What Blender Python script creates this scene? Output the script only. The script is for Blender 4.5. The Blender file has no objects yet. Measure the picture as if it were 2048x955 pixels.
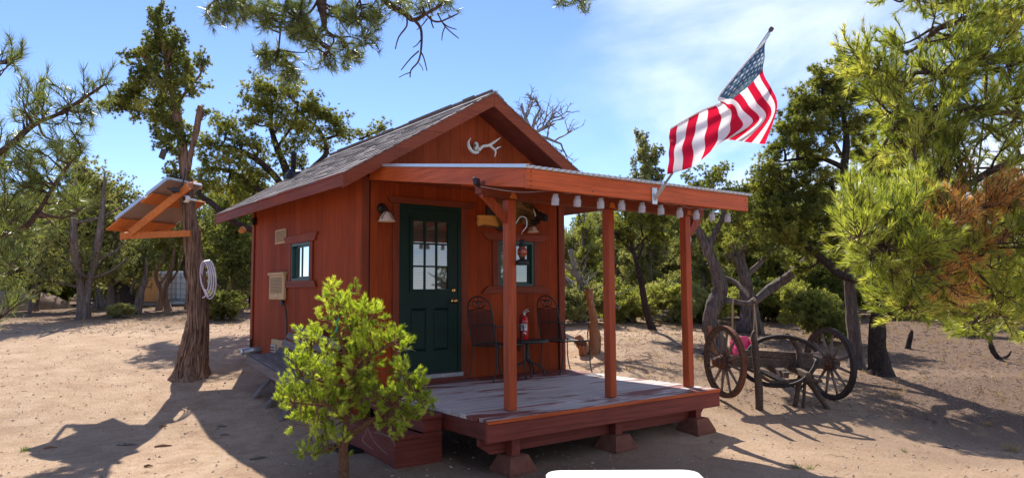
import bpy, bmesh, math, random
import numpy as np
from mathutils import Vector, Matrix, noise
random.seed(7); RNG = np.random.default_rng(7)
SC = bpy.context.scene; COL = SC.collection
PI = math.pi

# ------------------------------------------------------------------ camera
FPX = 1410.662; PITCH = math.radians(4.241); YAW = math.radians(37.037); ROLL = math.radians(.317)
CAM = Vector((-3.522, -7.538, 1.079))
FW = Vector((math.sin(YAW)*math.cos(PITCH), math.cos(YAW)*math.cos(PITCH), math.sin(PITCH)))
RT = Vector((math.cos(YAW), -math.sin(YAW), 0)); UP = RT.cross(FW)
cd = bpy.data.cameras.new('camera'); cam = bpy.data.objects.new('camera', cd); COL.objects.link(cam)
cd.sensor_width = 36; cd.lens = 36*FPX/2048; cd.clip_start = .05; cd.clip_end = 4000
rr, uu = RT*math.cos(ROLL)+UP*-math.sin(ROLL), UP*math.cos(ROLL)+RT*math.sin(ROLL)
M = Matrix((rr, uu, -FW)).transposed().to_4x4(); M.translation = CAM; cam.matrix_world = M
SC.camera = cam

# ------------------------------------------------------------------ light
SUN = Vector((.38, .92, 1.0)).normalized()
sd = bpy.data.lights.new('sun', 'SUN'); sd.energy = 5.0; sd.angle = math.radians(.53); sd.color = (1, .945, .86)
so = bpy.data.objects.new('sun', sd); COL.objects.link(so)
so.rotation_euler = SUN.to_track_quat('Z', 'Y').to_euler(); so.location = (0, 0, 30)
W = bpy.data.worlds.new('World'); SC.world = W; W.use_nodes = True
nt = W.node_tree; N = nt.nodes; L = nt.links; N.clear()
def wn(t, **k):
    n = N.new(t)
    for a, b in k.items(): setattr(n, a, b)
    return n
def wm(op, a, b=None, c=None, clamp=False):
    n = wn('ShaderNodeMath', operation=op); n.use_clamp = clamp
    for i, v in enumerate((a, b, c)):
        if v is None: continue
        if isinstance(v, (int, float)): n.inputs[i].default_value = v
        else: L.new(v, n.inputs[i])
    return n.outputs[0]
sky = wn('ShaderNodeTexSky', sky_type='NISHITA'); sky.sun_disc = False
sky.sun_elevation = math.asin(SUN.z); sky.sun_rotation = math.atan2(SUN.x, SUN.y)
sky.altitude = 2200; sky.air_density = 1.0; sky.dust_density = 0.05; sky.ozone_density = 3.0
tc = wn('ShaderNodeTexCoord'); sep = wn('ShaderNodeSeparateXYZ'); L.new(tc.outputs['Generated'], sep.inputs[0])
dx_, dy_, dz_ = sep.outputs
def wdot(v): return wm('ADD', wm('MULTIPLY', dx_, v[0]), wm('MULTIPLY', dy_, v[1]))
zz = wm('ADD', wm('MAXIMUM', dz_, 0), .12)
qx = wm('DIVIDE', wdot(RT), zz); qy = wm('DIVIDE', wdot((math.sin(YAW), math.cos(YAW))), zz)
cmb = wn('ShaderNodeCombineXYZ'); L.new(wm('MULTIPLY', qx, .62), cmb.inputs[0]); L.new(wm('ADD', wm('MULTIPLY', qy, .42), wm('MULTIPLY', qx, .28)), cmb.inputs[1])
n1 = wn('ShaderNodeTexNoise'); n1.inputs['Scale'].default_value = 1.15; n1.inputs['Detail'].default_value = 9; n1.inputs['Roughness'].default_value = .56
n1.inputs['Distortion'].default_value = .5; L.new(cmb.outputs[0], n1.inputs['Vector'])
side = wm('DIVIDE', wdot(RT), wm('MAXIMUM', wm('ABSOLUTE', wdot((math.sin(YAW), math.cos(YAW)))), .3))
lean = wm('SUBTRACT', side, wm('MULTIPLY', dz_, -.08))
mask = wn('ShaderNodeMapRange', interpolation_type='SMOOTHSTEP'); L.new(lean, mask.inputs[0]); mask.inputs[1].default_value = .0; mask.inputs[2].default_value = .30
cl = wm('ADD', wm('MULTIPLY', wm('SUBTRACT', n1.outputs['Fac'], .5), 3.3), wm('MULTIPLY', mask.outputs[0], .62))
clr = wn('ShaderNodeMapRange', interpolation_type='SMOOTHSTEP'); L.new(cl, clr.inputs[0]); clr.inputs[1].default_value = .12; clr.inputs[2].default_value = 1.15
cfac = wm('MULTIPLY', wm('MULTIPLY', clr.outputs[0], mask.outputs[0]), .9)
mix = wn('ShaderNodeMix', data_type='RGBA'); L.new(cfac, mix.inputs[0]); tn = wn('ShaderNodeMix', data_type='RGBA', blend_type='MULTIPLY'); tn.inputs[0].default_value = 1; L.new(sky.outputs[0], tn.inputs[6]); tn.inputs[7].default_value = (.88, .90, 1.06, 1); L.new(tn.outputs[2], mix.inputs[6]); mix.inputs[7].default_value = (7.2, 7.6, 8.3, 1)
bg = wn('ShaderNodeBackground'); bg.inputs[1].default_value = .118; L.new(mix.outputs[2], bg.inputs[0])
ow = wn('ShaderNodeOutputWorld'); L.new(bg.outputs[0], ow.inputs[0])
SC.view_settings.view_transform = 'Standard'; SC.view_settings.look = 'None'; SC.view_settings.exposure = .78; SC.view_settings.gamma = 1

# ------------------------------------------------------------------ measuring helpers
def ray(px, py):
    x, y = (px-1024)/FPX, (py-477.5)/FPX
    c, s = math.cos(ROLL), math.sin(ROLL); x, y = c*x+s*y, -s*x+c*y
    return FW + RT*x - UP*y
def D(px, py, t): return CAM + ray(px, py)*t              # point seen at pixel, at depth t
def PZ(px, py, z): d = ray(px, py); return CAM + d*((z-CAM.z)/d.z)
def PY(px, py, y): d = ray(px, py); return CAM + d*((y-CAM.y)/d.y)
def PX(px, py, x): d = ray(px, py); return CAM + d*((x-CAM.x)/d.x)
FH = Vector((math.sin(YAW), math.cos(YAW), 0))
PT = [-50, 6.9, 7.6, 8.8, 10, 11.5, 14, 18, 25, 50, 100, 300, 900]
PV = [-.48, -.48, -.47, -.24, -.10, .07, .29, .5, .69, 1.0, 1.5, 4.5, 16]
def gz0(t, lat):
    z = 0
    for o, w in ((-.6, .25), (0, .5), (.6, .25)): z = z + w*np.interp(t+o, PT, PV)
    return z - .06*np.clip(lat-1.5, 0, 5)*np.clip((t-6)/2, 0, 1)*np.clip((40-t)/15, 0, 1)
def gz(x, y):
    t = (x-CAM.x)*FH.x+(y-CAM.y)*FH.y; lat = (x-CAM.x)*RT.x+(y-CAM.y)*RT.y
    z = float(gz0(t, lat))
    z += .07*math.exp(-((x+.45)**2+(y+1.3)**2)/.5)
    r = math.hypot(x-CAM.x, y-CAM.y)
    z += .035*noise.noise(Vector((x*.35, y*.35, 3)))*min(1, r/9) + .012*noise.noise(Vector((x*1.3, y*1.3, 7)))
    return z
def GP(px, py):                                             # where the pixel's ray meets the ground
    d = ray(px, py); t = 2.
    while t < 200:
        p = CAM+d*t
        if p.z <= gz(p.x, p.y): break
        t += .03 if t < 20 else .2
    return Vector((p.x, p.y, gz(p.x, p.y)))
def depth(p): return (Vector(p)-CAM).dot(FW)

# ------------------------------------------------------------------ materials
def rgb(h):
    h = h.lstrip('#'); o = []
    for i in (0, 2, 4):
        c = int(h[i:i+2], 16)/255; o.append(c/12.92 if c < .04045 else ((c+.055)/1.055)**2.4)
    return tuple(o)+(1,)
class Mat:
    def __init__(s, name, rough=.7, spec=.3, metal=0):
        s.m = bpy.data.materials.new(name); s.m.use_nodes = True; s.t = s.m.node_tree; s.N = s.t.nodes; s.L = s.t.links
        s.b = s.N['Principled BSDF']; s.b.inputs['Roughness'].default_value = rough
        s.b.inputs['Specular IOR Level'].default_value = spec; s.b.inputs['Metallic'].default_value = metal
        s.tc = s.n('ShaderNodeTexCoord')
    def n(s, t, **k):
        n = s.N.new(t)
        for a, b in k.items(): setattr(n, a, b)
        return n
    def set(s, i, v):
        if hasattr(v, 'node'): s.L.new(v, i)
        else: i.default_value = v
    def noise(s, scale, sc=(1, 1, 1), detail=5, rough=.6, dist=0, offs=None):
        mp = s.n('ShaderNodeMapping'); mp.inputs['Scale'].default_value = sc; s.L.new(s.tc.outputs['Object'], mp.inputs[0])
        if offs is not None: s.L.new(offs, mp.inputs['Location'])
        x = s.n('ShaderNodeTexNoise'); x.inputs['Scale'].default_value = scale; x.inputs['Detail'].default_value = detail
        x.inputs['Roughness'].default_value = rough; x.inputs['Distortion'].default_value = dist; s.L.new(mp.outputs[0], x.inputs['Vector'])
        return x.outputs['Fac']
    def ramp(s, f, stops):
        r = s.n('ShaderNodeValToRGB'); e = r.color_ramp.elements
        while len(e) < len(stops): e.new(.5)
        for k, (p, c) in enumerate(stops): e[k].position = p; e[k].color = c
        s.L.new(f, r.inputs[0]); return r.outputs[0]
    def mr(s, f, a, b, c=0, d=1):
        r = s.n('ShaderNodeMapRange'); s.L.new(f, r.inputs[0])
        for i, v in enumerate((a, b, c, d)): r.inputs[i+1].default_value = v
        return r.outputs[0]
    def math(s, op, a, b=0):
        m = s.n('ShaderNodeMath', operation=op); s.set(m.inputs[0], a); s.set(m.inputs[1], b); return m.outputs[0]
    def mix(s, f, a, b, bt='MIX'):
        m = s.n('ShaderNodeMix', data_type='RGBA', blend_type=bt); s.set(m.inputs[0], f); s.set(m.inputs[6], a); s.set(m.inputs[7], b); return m.outputs[2]
    def rnd(s): return s.n('ShaderNodeObjectInfo').outputs['Random']
    def col(s, c): s.set(s.b.inputs['Base Color'], c); s.m.diffuse_color = c if not hasattr(c, 'node') else (.5, .5, .5, 1)
    def bump(s, f, st=.3, dist=.01):
        b = s.n('ShaderNodeBump'); b.inputs['Strength'].default_value = st; b.inputs['Distance'].default_value = dist
        s.L.new(f, b.inputs['Height']); s.L.new(b.outputs[0], s.b.inputs['Normal'])
    def val(s, c, f, a, b):                                    # scale colour c by map of f
        h = s.n('ShaderNodeHueSaturation'); s.set(h.inputs['Color'], c); s.L.new(s.mr(f, 0, 1, a, b), h.inputs['Value']); return h.outputs[0]
MATS = {}
def stain(name, c1, c2, c3, axis, rough=.62, grain=1., spec=.3):
    m = Mat(name, rough, spec)
    sc = {'x': (.55, 14, 14), 'y': (14, .55, 14), 'z': (14, 14, .55)}[axis]
    g = m.noise(3.2*grain, sc, 6, .65, .2); b = m.noise(1.4, (1, 1, 1), 4)
    fine = m.noise(11*grain, sc, 3, .6)
    c = m.ramp(g, [(.25, c1), (.5, c2), (.78, c3)])
    c = m.mix(m.mr(b, .35, .75), c, m.val(c, g, .6, .85))
    c = m.val(c, m.rnd(), .82, 1.16)
    m.col(c); m.bump(m.math('ADD', g, m.math('MULTIPLY', fine, .5)), .35, .004); MATS[name] = m.m; return m.m
stain('siding', (.24, .038, .010, 1), (.335, .056, .014, 1), (.41, .076, .019, 1), 'z', spec=.12)
stain('trim_z', (.16, .030, .012, 1), (.26, .050, .017, 1), (.34, .072, .024, 1), 'z')
stain('trim_x', (.16, .030, .012, 1), (.26, .050, .017, 1), (.34, .072, .024, 1), 'x')
stain('trim_y', (.16, .030, .012, 1), (.26, .050, .017, 1), (.34, .072, .024, 1), 'y')
stain('beam_x', (.38, .065, .016, 1), (.62, .115, .026, 1), (.72, .17, .04, 1), 'x', .5)
stain('beam_y', (.38, .065, .016, 1), (.62, .115, .026, 1), (.72, .17, .04, 1), 'y', .5)
stain('beam_z', (.26, .040, .011, 1), (.45, .075, .018, 1), (.56, .11, .026, 1), 'z', .5)
stain('deck_red_x', (.13, .028, .018, 1), (.21, .042, .028, 1), (.28, .07, .045, 1), 'x', .6)
stain('deck_red_y', (.13, .028, .018, 1), (.21, .042, .028, 1), (.28, .07, .045, 1), 'y', .6)
stain('orange_wood', (.42, .10, .02, 1), (.60, .17, .035, 1), (.68, .22, .05, 1), 'x', .6)
stain('log_slab', (.66, .27, .05, 1), (.85, .42, .10, 1), (.9, .52, .16, 1), 'x', .45)
stain('grey_wood', (.11, .085, .07, 1), (.24, .19, .165, 1), (.37, .32, .28, 1), 'y', .85)
stain('cart_wood', (.035, .022, .016, 1), (.085, .058, .042, 1), (.20, .145, .105, 1), 'x', .85)
stain('plywood', (.55, .25, .08, 1), (.68, .34, .13, 1), (.72, .42, .2, 1), 'z', .8)
def plain(name, c, rough=.6, spec=.4, metal=0, nz=0, nscale=8, tr=0):
    m = Mat(name, rough, spec, metal); cc = tuple(c)+(1,) if len(c) == 3 else c
    f = m.noise(nscale, (1, 1, 1), 6)
    m.col(m.mix(m.mr(f, .3, .7), tuple(x*(1-nz) for x in cc[:3])+(1,), tuple(min(1, x*(1+nz)) for x in cc[:3])+(1,)) if nz else cc)
    if nz: m.bump(f, .15, .003)
    if tr: m.b.inputs['Transmission Weight'].default_value = tr
    MATS[name] = m.m; return m.m
plain('green_paint', (.003, .026, .017), .5, .25, 0, .18, 5)
plain('green_frame', (.012, .06, .045), .4, .5, 0, .15)
plain('brass', (.78, .50, .16), .22, .5, 1)
plain('white_vinyl', (.66, .66, .64), .45, .4, 0, .05)
plain('curtain', (.16, .20, .17), .8, .1, 0, .3, 12)
plain('blind', (.62, .58, .53), .6, .3, 0, .06)
plain('cream_metal', (.56, .37, .17), .55, .4, 0, .10, 5)
plain('cream_dark', (.24, .15, .07), .6, .3)
plain('black_metal', (.012, .012, .014), .5, .4, 0, .2)
plain('black_plastic', (.014, .014, .016), .45, .5, 0, .1)
plain('patio_metal', (.020, .030, .028), .5, .5, 0, .25, 20)
plain('grey_metal', (.34, .35, .36), .4, .5, .7, .12)
plain('galv', (.62, .66, .68), .35, .5, .6, .06)
plain('flash_white', (.80, .82, .82), .35, .5, 0, .04)
plain('bone', (.66, .62, .54), .6, .4, 0, .22, 22)
plain('bone_dark', (.12, .10, .08), .8, .2, 0, .4, 30)
plain('ext_red', (.55, .012, .012), .22, .6)
plain('label_white', (.74, .73, .70), .5, .3, 0, .04)
plain('ink', (.05, .05, .05), .6, .3)
plain('rust', (.13, .050, .028), .85, .2, 0, .45, 14)
plain('iron', (.035, .026, .022), .7, .35, .2, .45, 14)
plain('pink_plastic', (.86, .09, .24), .35, .5, 0, .06)
plain('rope', (.50, .38, .24), .9, .1, 0, .2, 60)
plain('hose', (.62, .56, .66), .35, .5, 0, .08)
plain('white_plastic', (.82, .83, .80), .38, .45, 0, .02, 3)
plain('tan_edge', (.55, .42, .27), .5, .3, 0, .1)
plain('tote_plastic', (.62, .68, .72), .45, .3, 0, .05)
plain('pier_red', (.19, .075, .05), .9, .1, 0, .30, 9)
plain('panel_back', (.33, .22, .17), .5, .4, 0, .08)
plain('panel_face', (.01, .015, .04), .12, .6)
plain('stake_green', (.06, .10, .105), .5, .4, .3, .3, 30)
plain('rubber', (.012, .012, .013), .7, .3, 0, .3, 20)
plain('lamp_glass', (.66, .50, .38), .35, .5, 0, .14, 16)
plain('lamp_bronze', (.035, .022, .016), .5, .4, .5, .3)
plain('lantern_glass', (.36, .07, .025), .15, .6, 0, .2, 30)
plain('vent_dark', (.02, .02, .02), .8, .2)
plain('concrete', (.30, .27, .24), .9, .1, 0, .2)
plain('dark_interior', (.03, .025, .02), .9, .1)
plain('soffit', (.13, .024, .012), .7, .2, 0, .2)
plain('blue_tarp', (.10, .20, .32), .6, .3, 0, .2)
def glass_mat(name, tint, rough=.03, refl=.12):
    m = Mat(name); N_ = m.N; t = m.n('ShaderNodeBsdfTransparent'); t.inputs[0].default_value = tint
    g = m.n('ShaderNodeBsdfGlossy'); g.inputs['Roughness'].default_value = rough
    fr = m.n('ShaderNodeFresnel'); fr.inputs[0].default_value = 1.5
    f = m.math('ADD', fr.outputs[0], refl); mx = m.n('ShaderNodeMixShader'); m.L.new(f, mx.inputs[0]); m.L.new(t.outputs[0], mx.inputs[1]); m.L.new(g.outputs[0], mx.inputs[2])
    m.L.new(mx.outputs[0], N_['Material Output'].inputs[0]); MATS[name] = m.m
glass_mat('pane_glass', (.62, .66, .64, 1), .02, .2)
def jar_mat():
    m = Mat('jar_glass', .25, .6); m.col((.62, .60, .64, 1)); t = m.n('ShaderNodeBsdfTransparent'); mx = m.n('ShaderNodeMixShader'); mx.inputs[0].default_value = .55
    m.L.new(m.b.outputs[0], mx.inputs[1]); m.L.new(t.outputs[0], mx.inputs[2]); m.L.new(mx.outputs[0], m.N['Material Output'].inputs[0]); MATS['jar_glass'] = m.m
jar_mat()
def mesh_fabric():
    m = Mat('mesh_sling', .6, .3); m.col((.03, .035, .035, 1)); t = m.n('ShaderNodeBsdfTransparent')
    mx = m.n('ShaderNodeMixShader'); mx.inputs[0].default_value = .38
    m.L.new(m.b.outputs[0], mx.inputs[1]); m.L.new(t.outputs[0], mx.inputs[2]); m.L.new(mx.outputs[0], m.N['Material Output'].inputs[0]); MATS['mesh_sling'] = m.m
mesh_fabric()
def deck_mat():
    m = Mat('deck_board', .6, .35)
    g = m.noise(3.4, (.5, 13, 13), 7, .66, .5); p = m.noise(1.5, (.55, 2.6, 1), 8, .68, .5)
    bare = m.ramp(g, [(.25, (.26, .205, .185, 1)), (.5, (.52, .455, .42, 1)), (.75, (.68, .62, .58, 1))])
    red = m.ramp(g, [(.3, (.14, .032, .022, 1)), (.7, (.27, .07, .05, 1))])
    sx = m.n('ShaderNodeSeparateXYZ'); m.L.new(m.tc.outputs['Object'], sx.inputs[0])
    near_wall = m.mr(sx.outputs[1], -.85, -.2, 0, .22)      # paint kept under the furniture by the wall
    front = m.mr(sx.outputs[1], -2.0, -2.5, 0, .10)
    f = m.math('ADD', m.math('ADD', p, near_wall), front); f = m.math('ADD', f, m.math('MULTIPLY', m.math('SUBTRACT', m.rnd(), .5), .10))
    c = m.mix(m.mr(f, .555, .64), bare, red); c = m.val(c, m.rnd(), .85, 1.1)
    m.col(c); m.bump(g, .4, .004); MATS['deck_board'] = m.m
deck_mat()
def shingle_mat():
    m = Mat('shingle', .92, .15); g = m.noise(160, (1, 1, 1), 2, .7); b = m.noise(3, (1, 1, 1), 4)
    c = m.ramp(g, [(.3, (.11, .093, .09, 1)), (.55, (.23, .20, .195, 1)), (.8, (.40, .36, .345, 1))])
    c = m.val(m.val(c, m.rnd(), .62, 1.35), b, .8, 1.2); m.col(c); m.bump(g, .5, .003); MATS['shingle'] = m.m
shingle_mat()
def bark(name, c1, c2, c3, sc=(9, 9, 1.1), scale=3., dist=1.2, bst=.9):
    m = Mat(name, .95, .1); g = m.noise(scale, sc, 7, .68, dist); q = m.noise(1.3, (1, 1, 1), 4)
    c = m.ramp(g, [(.3, c1), (.5, c2), (.72, c3)]); c = m.val(c, q, .65, 1.35); m.col(c); m.bump(g, bst, .03); MATS[name] = m.m
bark('juniper_bark', (.05, .032, .024, 1), (.22, .135, .095, 1), (.40, .27, .20, 1), (10, 10, .9), 3., .8)
bark('grey_bark', (.04, .033, .03, 1), (.16, .13, .115, 1), (.30, .25, .22, 1), (9, 9, 1), 2.6)
bark('dark_bark', (.012, .010, .009, 1), (.045, .035, .03, 1), (.09, .07, .06, 1), (6, 6, 3), 4.)
bark('pine_bark', (.05, .032, .024, 1), (.14, .09, .065, 1), (.26, .19, .15, 1), (6, 6, 4), 9.)
bark('young_bark', (.10, .05, .028, 1), (.26, .13, .07, 1), (.42, .25, .16, 1), (4, 4, 3), 14.)
bark('dead_wood', (.12, .10, .09, 1), (.26, .225, .20, 1), (.42, .38, .35, 1), (9, 9, 1.), 4.)
bark('stump_wood', (.16, .07, .035, 1), (.36, .18, .10, 1), (.50, .30, .20, 1), (14, 14, .8), 4.)
bark('orange_bark', (.35, .12, .04, 1), (.52, .20, .07, 1), (.62, .30, .12, 1), (5, 5, 3), 6.)
def leaf(name, c1, c2, c3, trans=.45, tr_tint=(1.25, 1.25, .5), rough=.5, spec=.25):
    m = Mat(name, rough, spec); at = m.n('ShaderNodeAttribute'); at.attribute_name = 'tint'
    c = m.ramp(at.outputs['Fac'], [(.0, c1), (.5, c2), (1., c3)]); m.col(c)
    t = m.n('ShaderNodeBsdfTranslucent'); cc = m.mix(1.0, c, tuple(tr_tint)+(1,), 'MULTIPLY'); m.L.new(cc, t.inputs[0])
    mx = m.n('ShaderNodeMixShader'); mx.inputs[0].default_value = trans
    m.L.new(m.b.outputs[0], mx.inputs[1]); m.L.new(t.outputs[0], mx.inputs[2]); m.L.new(mx.outputs[0], m.N['Material Output'].inputs[0]); MATS[name] = m.m
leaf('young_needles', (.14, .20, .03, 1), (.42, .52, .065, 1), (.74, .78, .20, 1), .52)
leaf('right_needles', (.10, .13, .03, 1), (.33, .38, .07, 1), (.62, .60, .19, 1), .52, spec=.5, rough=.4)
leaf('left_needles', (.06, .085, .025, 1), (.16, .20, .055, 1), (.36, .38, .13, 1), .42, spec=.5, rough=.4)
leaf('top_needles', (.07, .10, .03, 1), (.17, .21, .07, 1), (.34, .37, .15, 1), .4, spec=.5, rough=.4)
leaf('dead_needles', (.36, .17, .05, 1), (.58, .32, .10, 1), (.66, .46, .18, 1), .45, (1.2, .9, .5))
leaf('juniper_green', (.085, .10, .033, 1), (.22, .245, .075, 1), (.43, .42, .15, 1), .52)
leaf('pinyon_green', (.07, .088, .024, 1), (.20, .22, .055, 1), (.44, .42, .12, 1), .52)
leaf('bright_green', (.14, .16, .05, 1), (.30, .32, .10, 1), (.52, .50, .18, 1), .52)
leaf('far_green', (.15, .17, .07, 1), (.31, .325, .13, 1), (.52, .50, .24, 1), .5, (1.2, 1.15, .6))
leaf('dry_grass', (.30, .20, .08, 1), (.45, .33, .15, 1), (.55, .44, .24, 1), .3, (1.1, 1, .7))
leaf('green_grass', (.10, .15, .04, 1), (.17, .24, .07, 1), (.3, .34, .12, 1), .3)
leaf('fur', (.025, .016, .010, 1), (.26, .15, .06, 1), (.52, .34, .15, 1), 0, rough=.8, spec=.1)
def ground_mat():
    m = Mat('ground_dirt', .95, .08)
    big = m.noise(.28, (1, 1, 1), 5, .6); mid = m.noise(2.2, (1, 1, 1), 6, .65); fine = m.noise(38, (1, 1, 1), 4, .75); sp = m.noise(120, (1, 1, 1), 2, .7)
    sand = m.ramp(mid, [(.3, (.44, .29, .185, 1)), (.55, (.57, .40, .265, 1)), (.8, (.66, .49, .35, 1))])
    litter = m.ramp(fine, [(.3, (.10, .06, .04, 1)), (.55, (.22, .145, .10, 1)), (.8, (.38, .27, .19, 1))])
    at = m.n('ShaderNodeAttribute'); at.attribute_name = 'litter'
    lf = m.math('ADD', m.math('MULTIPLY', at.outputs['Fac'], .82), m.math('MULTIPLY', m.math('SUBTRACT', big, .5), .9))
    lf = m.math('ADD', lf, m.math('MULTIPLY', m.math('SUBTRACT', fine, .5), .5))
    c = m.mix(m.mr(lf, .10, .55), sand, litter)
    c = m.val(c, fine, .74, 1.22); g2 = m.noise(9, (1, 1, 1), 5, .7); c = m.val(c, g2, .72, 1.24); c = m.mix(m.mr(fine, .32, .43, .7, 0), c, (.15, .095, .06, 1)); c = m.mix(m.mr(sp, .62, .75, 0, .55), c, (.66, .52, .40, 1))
    m.col(c); h = m.math('ADD', m.math('MULTIPLY', fine, 1.), m.math('ADD', m.math('MULTIPLY', mid, .8), m.math('MULTIPLY', sp, .4))); m.bump(h, .8, .04); MATS['ground_dirt'] = m.m
ground_mat()
plain('pebble', (.46, .34, .25), .9, .1, 0, .30, 3)

# ------------------------------------------------------------------ mesh builders
class MB:
    def __init__(s): s.v = []; s.f = []
    def add(s, vs, fs):
        o = len(s.v); s.v += [tuple(v) for v in vs]; s.f += [tuple(i+o for i in f) for f in fs]; return s
    def box(s, a, b, M=None):
        x0, y0, z0 = a; x1, y1, z1 = b
        vs = [Vector(p) for p in ((x0, y0, z0), (x1, y0, z0), (x1, y1, z0), (x0, y1, z0), (x0, y0, z1), (x1, y0, z1), (x1, y1, z1), (x0, y1, z1))]
        if M is not None: vs = [M@v for v in vs]
        return s.add(vs, [(3, 2, 1, 0), (4, 5, 6, 7), (0, 1, 5, 4), (1, 2, 6, 5), (2, 3, 7, 6), (3, 0, 4, 7)])
    def cbox(s, a, b, c=.004, M=None):                        # box with chamfered long edges (bevelled)
        bm = bmesh.new(); x0, y0, z0 = a; x1, y1, z1 = b
        bmesh.ops.create_cube(bm, size=1); bmesh.ops.scale(bm, vec=(x1-x0, y1-y0, z1-z0), verts=bm.verts); bmesh.ops.translate(bm, vec=((x0+x1)/2, (y0+y1)/2, (z0+z1)/2), verts=bm.verts)
        bmesh.ops.bevel(bm, geom=bm.edges[:], offset=min(c, .3*min(abs(x1-x0), abs(y1-y0), abs(z1-z0))), segments=1, affect='EDGES')
        bm.verts.index_update(); vs = [(M@v.co if M is not None else v.co.copy()) for v in bm.verts]; fs = [tuple(v.index for v in f.verts) for f in bm.faces]; bm.free()
        return s.add(vs, fs)
    def prism(s, poly, d, closed=True):                       # poly: list of 3D points, extruded by vector d
        n = len(poly); d = Vector(d); p = [Vector(q) for q in poly]
        vs = p+[q+d for q in p]; nn = Vector((0, 0, 0))
        for i in range(n): nn += p[i].cross(p[(i+1) % n])
        fl = nn.dot(d) > 0
        a = tuple(range(n)); b = tuple(range(n, 2*n))
        fs = [a[::-1] if fl else a, b if fl else b[::-1]]
        for i in range(n):
            j = (i+1) % n; fs.append((i, j, n+j, n+i) if fl else (n+i, n+j, j, i))
        return s.add(vs, fs)
    def beam(s, p0, p1, w, h, up=(0, 0, 1)):                  # rectangular timber from p0 to p1 (centre line)
        p0, p1 = Vector(p0), Vector(p1); d = (p1-p0); l = d.length; d.normalize(); sx = d.cross(Vector(up)).normalized(); u = sx.cross(d)
        M_ = Matrix((d, sx, u)).transposed().to_4x4(); M_.translation = p0
        return s.cbox((0, -w/2, -h/2), (l, w/2, h/2), .004, M_)
    def tube(s, pts, rad, n=6, cap=True, wob=0, seed=0):
        pts = [Vector(p) for p in pts]; k = len(pts)
        if not hasattr(rad, '__len__'): rad = [rad]*k
        o = len(s.v); ref = None
        for i, p in enumerate(pts):
            t = (pts[min(i+1, k-1)]-pts[max(i-1, 0)])
            t = t.normalized() if t.length > 1e-9 else Vector((0, 0, 1))
            if ref is None: ref = Vector((1, 0, 0)) if abs(t.x) < .8 else Vector((0, 1, 0))
            a = (ref-t*ref.dot(t)).normalized(); b = t.cross(a); ref = a
            for j in range(n):
                th = 2*PI*j/n; r = rad[i]
                if wob:
                    q = Vector((math.cos(th)*1.7, math.sin(th)*1.7, i*.13+seed)); r *= 1+wob*(noise.noise(q*1.3)+.6*noise.noise(q*3.3))
                s.v.append(tuple(p+(a*math.cos(th)+b*math.sin(th))*r))
        for i in range(k-1):
            for j in range(n):
                q = (j+1) % n; s.f.append((o+i*n+j, o+i*n+q, o+(i+1)*n+q, o+(i+1)*n+j))
        if cap: s.f.append(tuple(o+j for j in range(n))[::-1]); s.f.append(tuple(o+(k-1)*n+j for j in range(n)))
        return s
    def lathe(s, prof, c=(0, 0, 0), axis=(0, 0, 1), n=16, cap=True):   # prof: (radius, height along axis)
        ax = Vector(axis).normalized(); ref = Vector((1, 0, 0)) if abs(ax.x) < .8 else Vector((0, 1, 0))
        a = (ref-ax*ref.dot(ax)).normalized(); b = ax.cross(a); c = Vector(c); o = len(s.v)
        for r, h in prof:
            for j in range(n):
                th = 2*PI*j/n; s.v.append(tuple(c+ax*h+(a*math.cos(th)+b*math.sin(th))*max(r, 1e-4)))
        for i in range(len(prof)-1):
            for j in range(n):
                q = (j+1) % n; s.f.append((o+i*n+j, o+i*n+q, o+(i+1)*n+q, o+(i+1)*n+j))
        if cap: s.f.append(tuple(o+j for j in range(n))[::-1]); s.f.append(tuple(o+(len(prof)-1)*n+j for j in range(n)))
        return s
    def ell(s, c, r, n=12, m=8, M=None):
        c = Vector(c); vs = []; fs = []
        for i in range(m+1):
            ph = PI*i/m
            for j in range(n):
                th = 2*PI*j/n; v = Vector((r[0]*math.sin(ph)*math.cos(th), r[1]*math.sin(ph)*math.sin(th), r[2]*math.cos(ph)))
                vs.append(c+(M@v if M is not None else v))
        for i in range(m):
            for j in range(n): q = (j+1) % n; fs.append((i*n+j, (i+1)*n+j, (i+1)*n+q, i*n+q))
        return s.add(vs, fs)
    def build(s, name, mat, parent=None, smooth=False, kind=None, loc=None):
        me = bpy.data.meshes.new(name)
        off = Vector((0, 0, 0))
        if parent is not None:
            q = parent
            while q is not None: off += Vector(q.location); q = q.parent
        elif loc is not None: off = Vector(loc)
        me.from_pydata([(v[0]-off.x, v[1]-off.y, v[2]-off.z) for v in s.v], [], s.f); me.update()
        mm = MATS[mat] if isinstance(mat, str) else mat; me.materials.append(mm)
        if smooth: me.polygons.foreach_set('use_smooth', [True]*len(me.polygons))
        o = bpy.data.objects.new(name, me); COL.objects.link(o)
        if parent is not None: o.parent = parent
        elif loc is not None: o.location = off
        if kind: o['kind'] = kind
        return o
def tag(o, label, cat, group=None):
    o['label'] = label; o['category'] = cat
    if group: o['group'] = group
    return o
def thing(name, label, cat, loc=(0, 0, 0), group=None):
    o = bpy.data.objects.new(name, None); COL.objects.link(o); o.location = loc; o.empty_display_size = .1
    return tag(o, label, cat, group)
def copy_tree(o, parent=None):
    c = o.copy(); COL.objects.link(c); c.parent = parent
    for ch in list(o.children): copy_tree(ch, c)
    return c
def smoothpath(pts, n=6):
    pts = [Vector(p) for p in pts]; out = []
    P_ = [pts[0]]+pts+[pts[-1]]
    for i in range(1, len(P_)-2):
        for k in range(n):
            t = k/n; a, b, c, d = P_[i-1:i+3]
            out.append(.5*((2*b)+(c-a)*t+(2*a-5*b+4*c-d)*t*t+(3*b-a-3*c+d)*t**3))
    out.append(pts[-1]); return out
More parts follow.
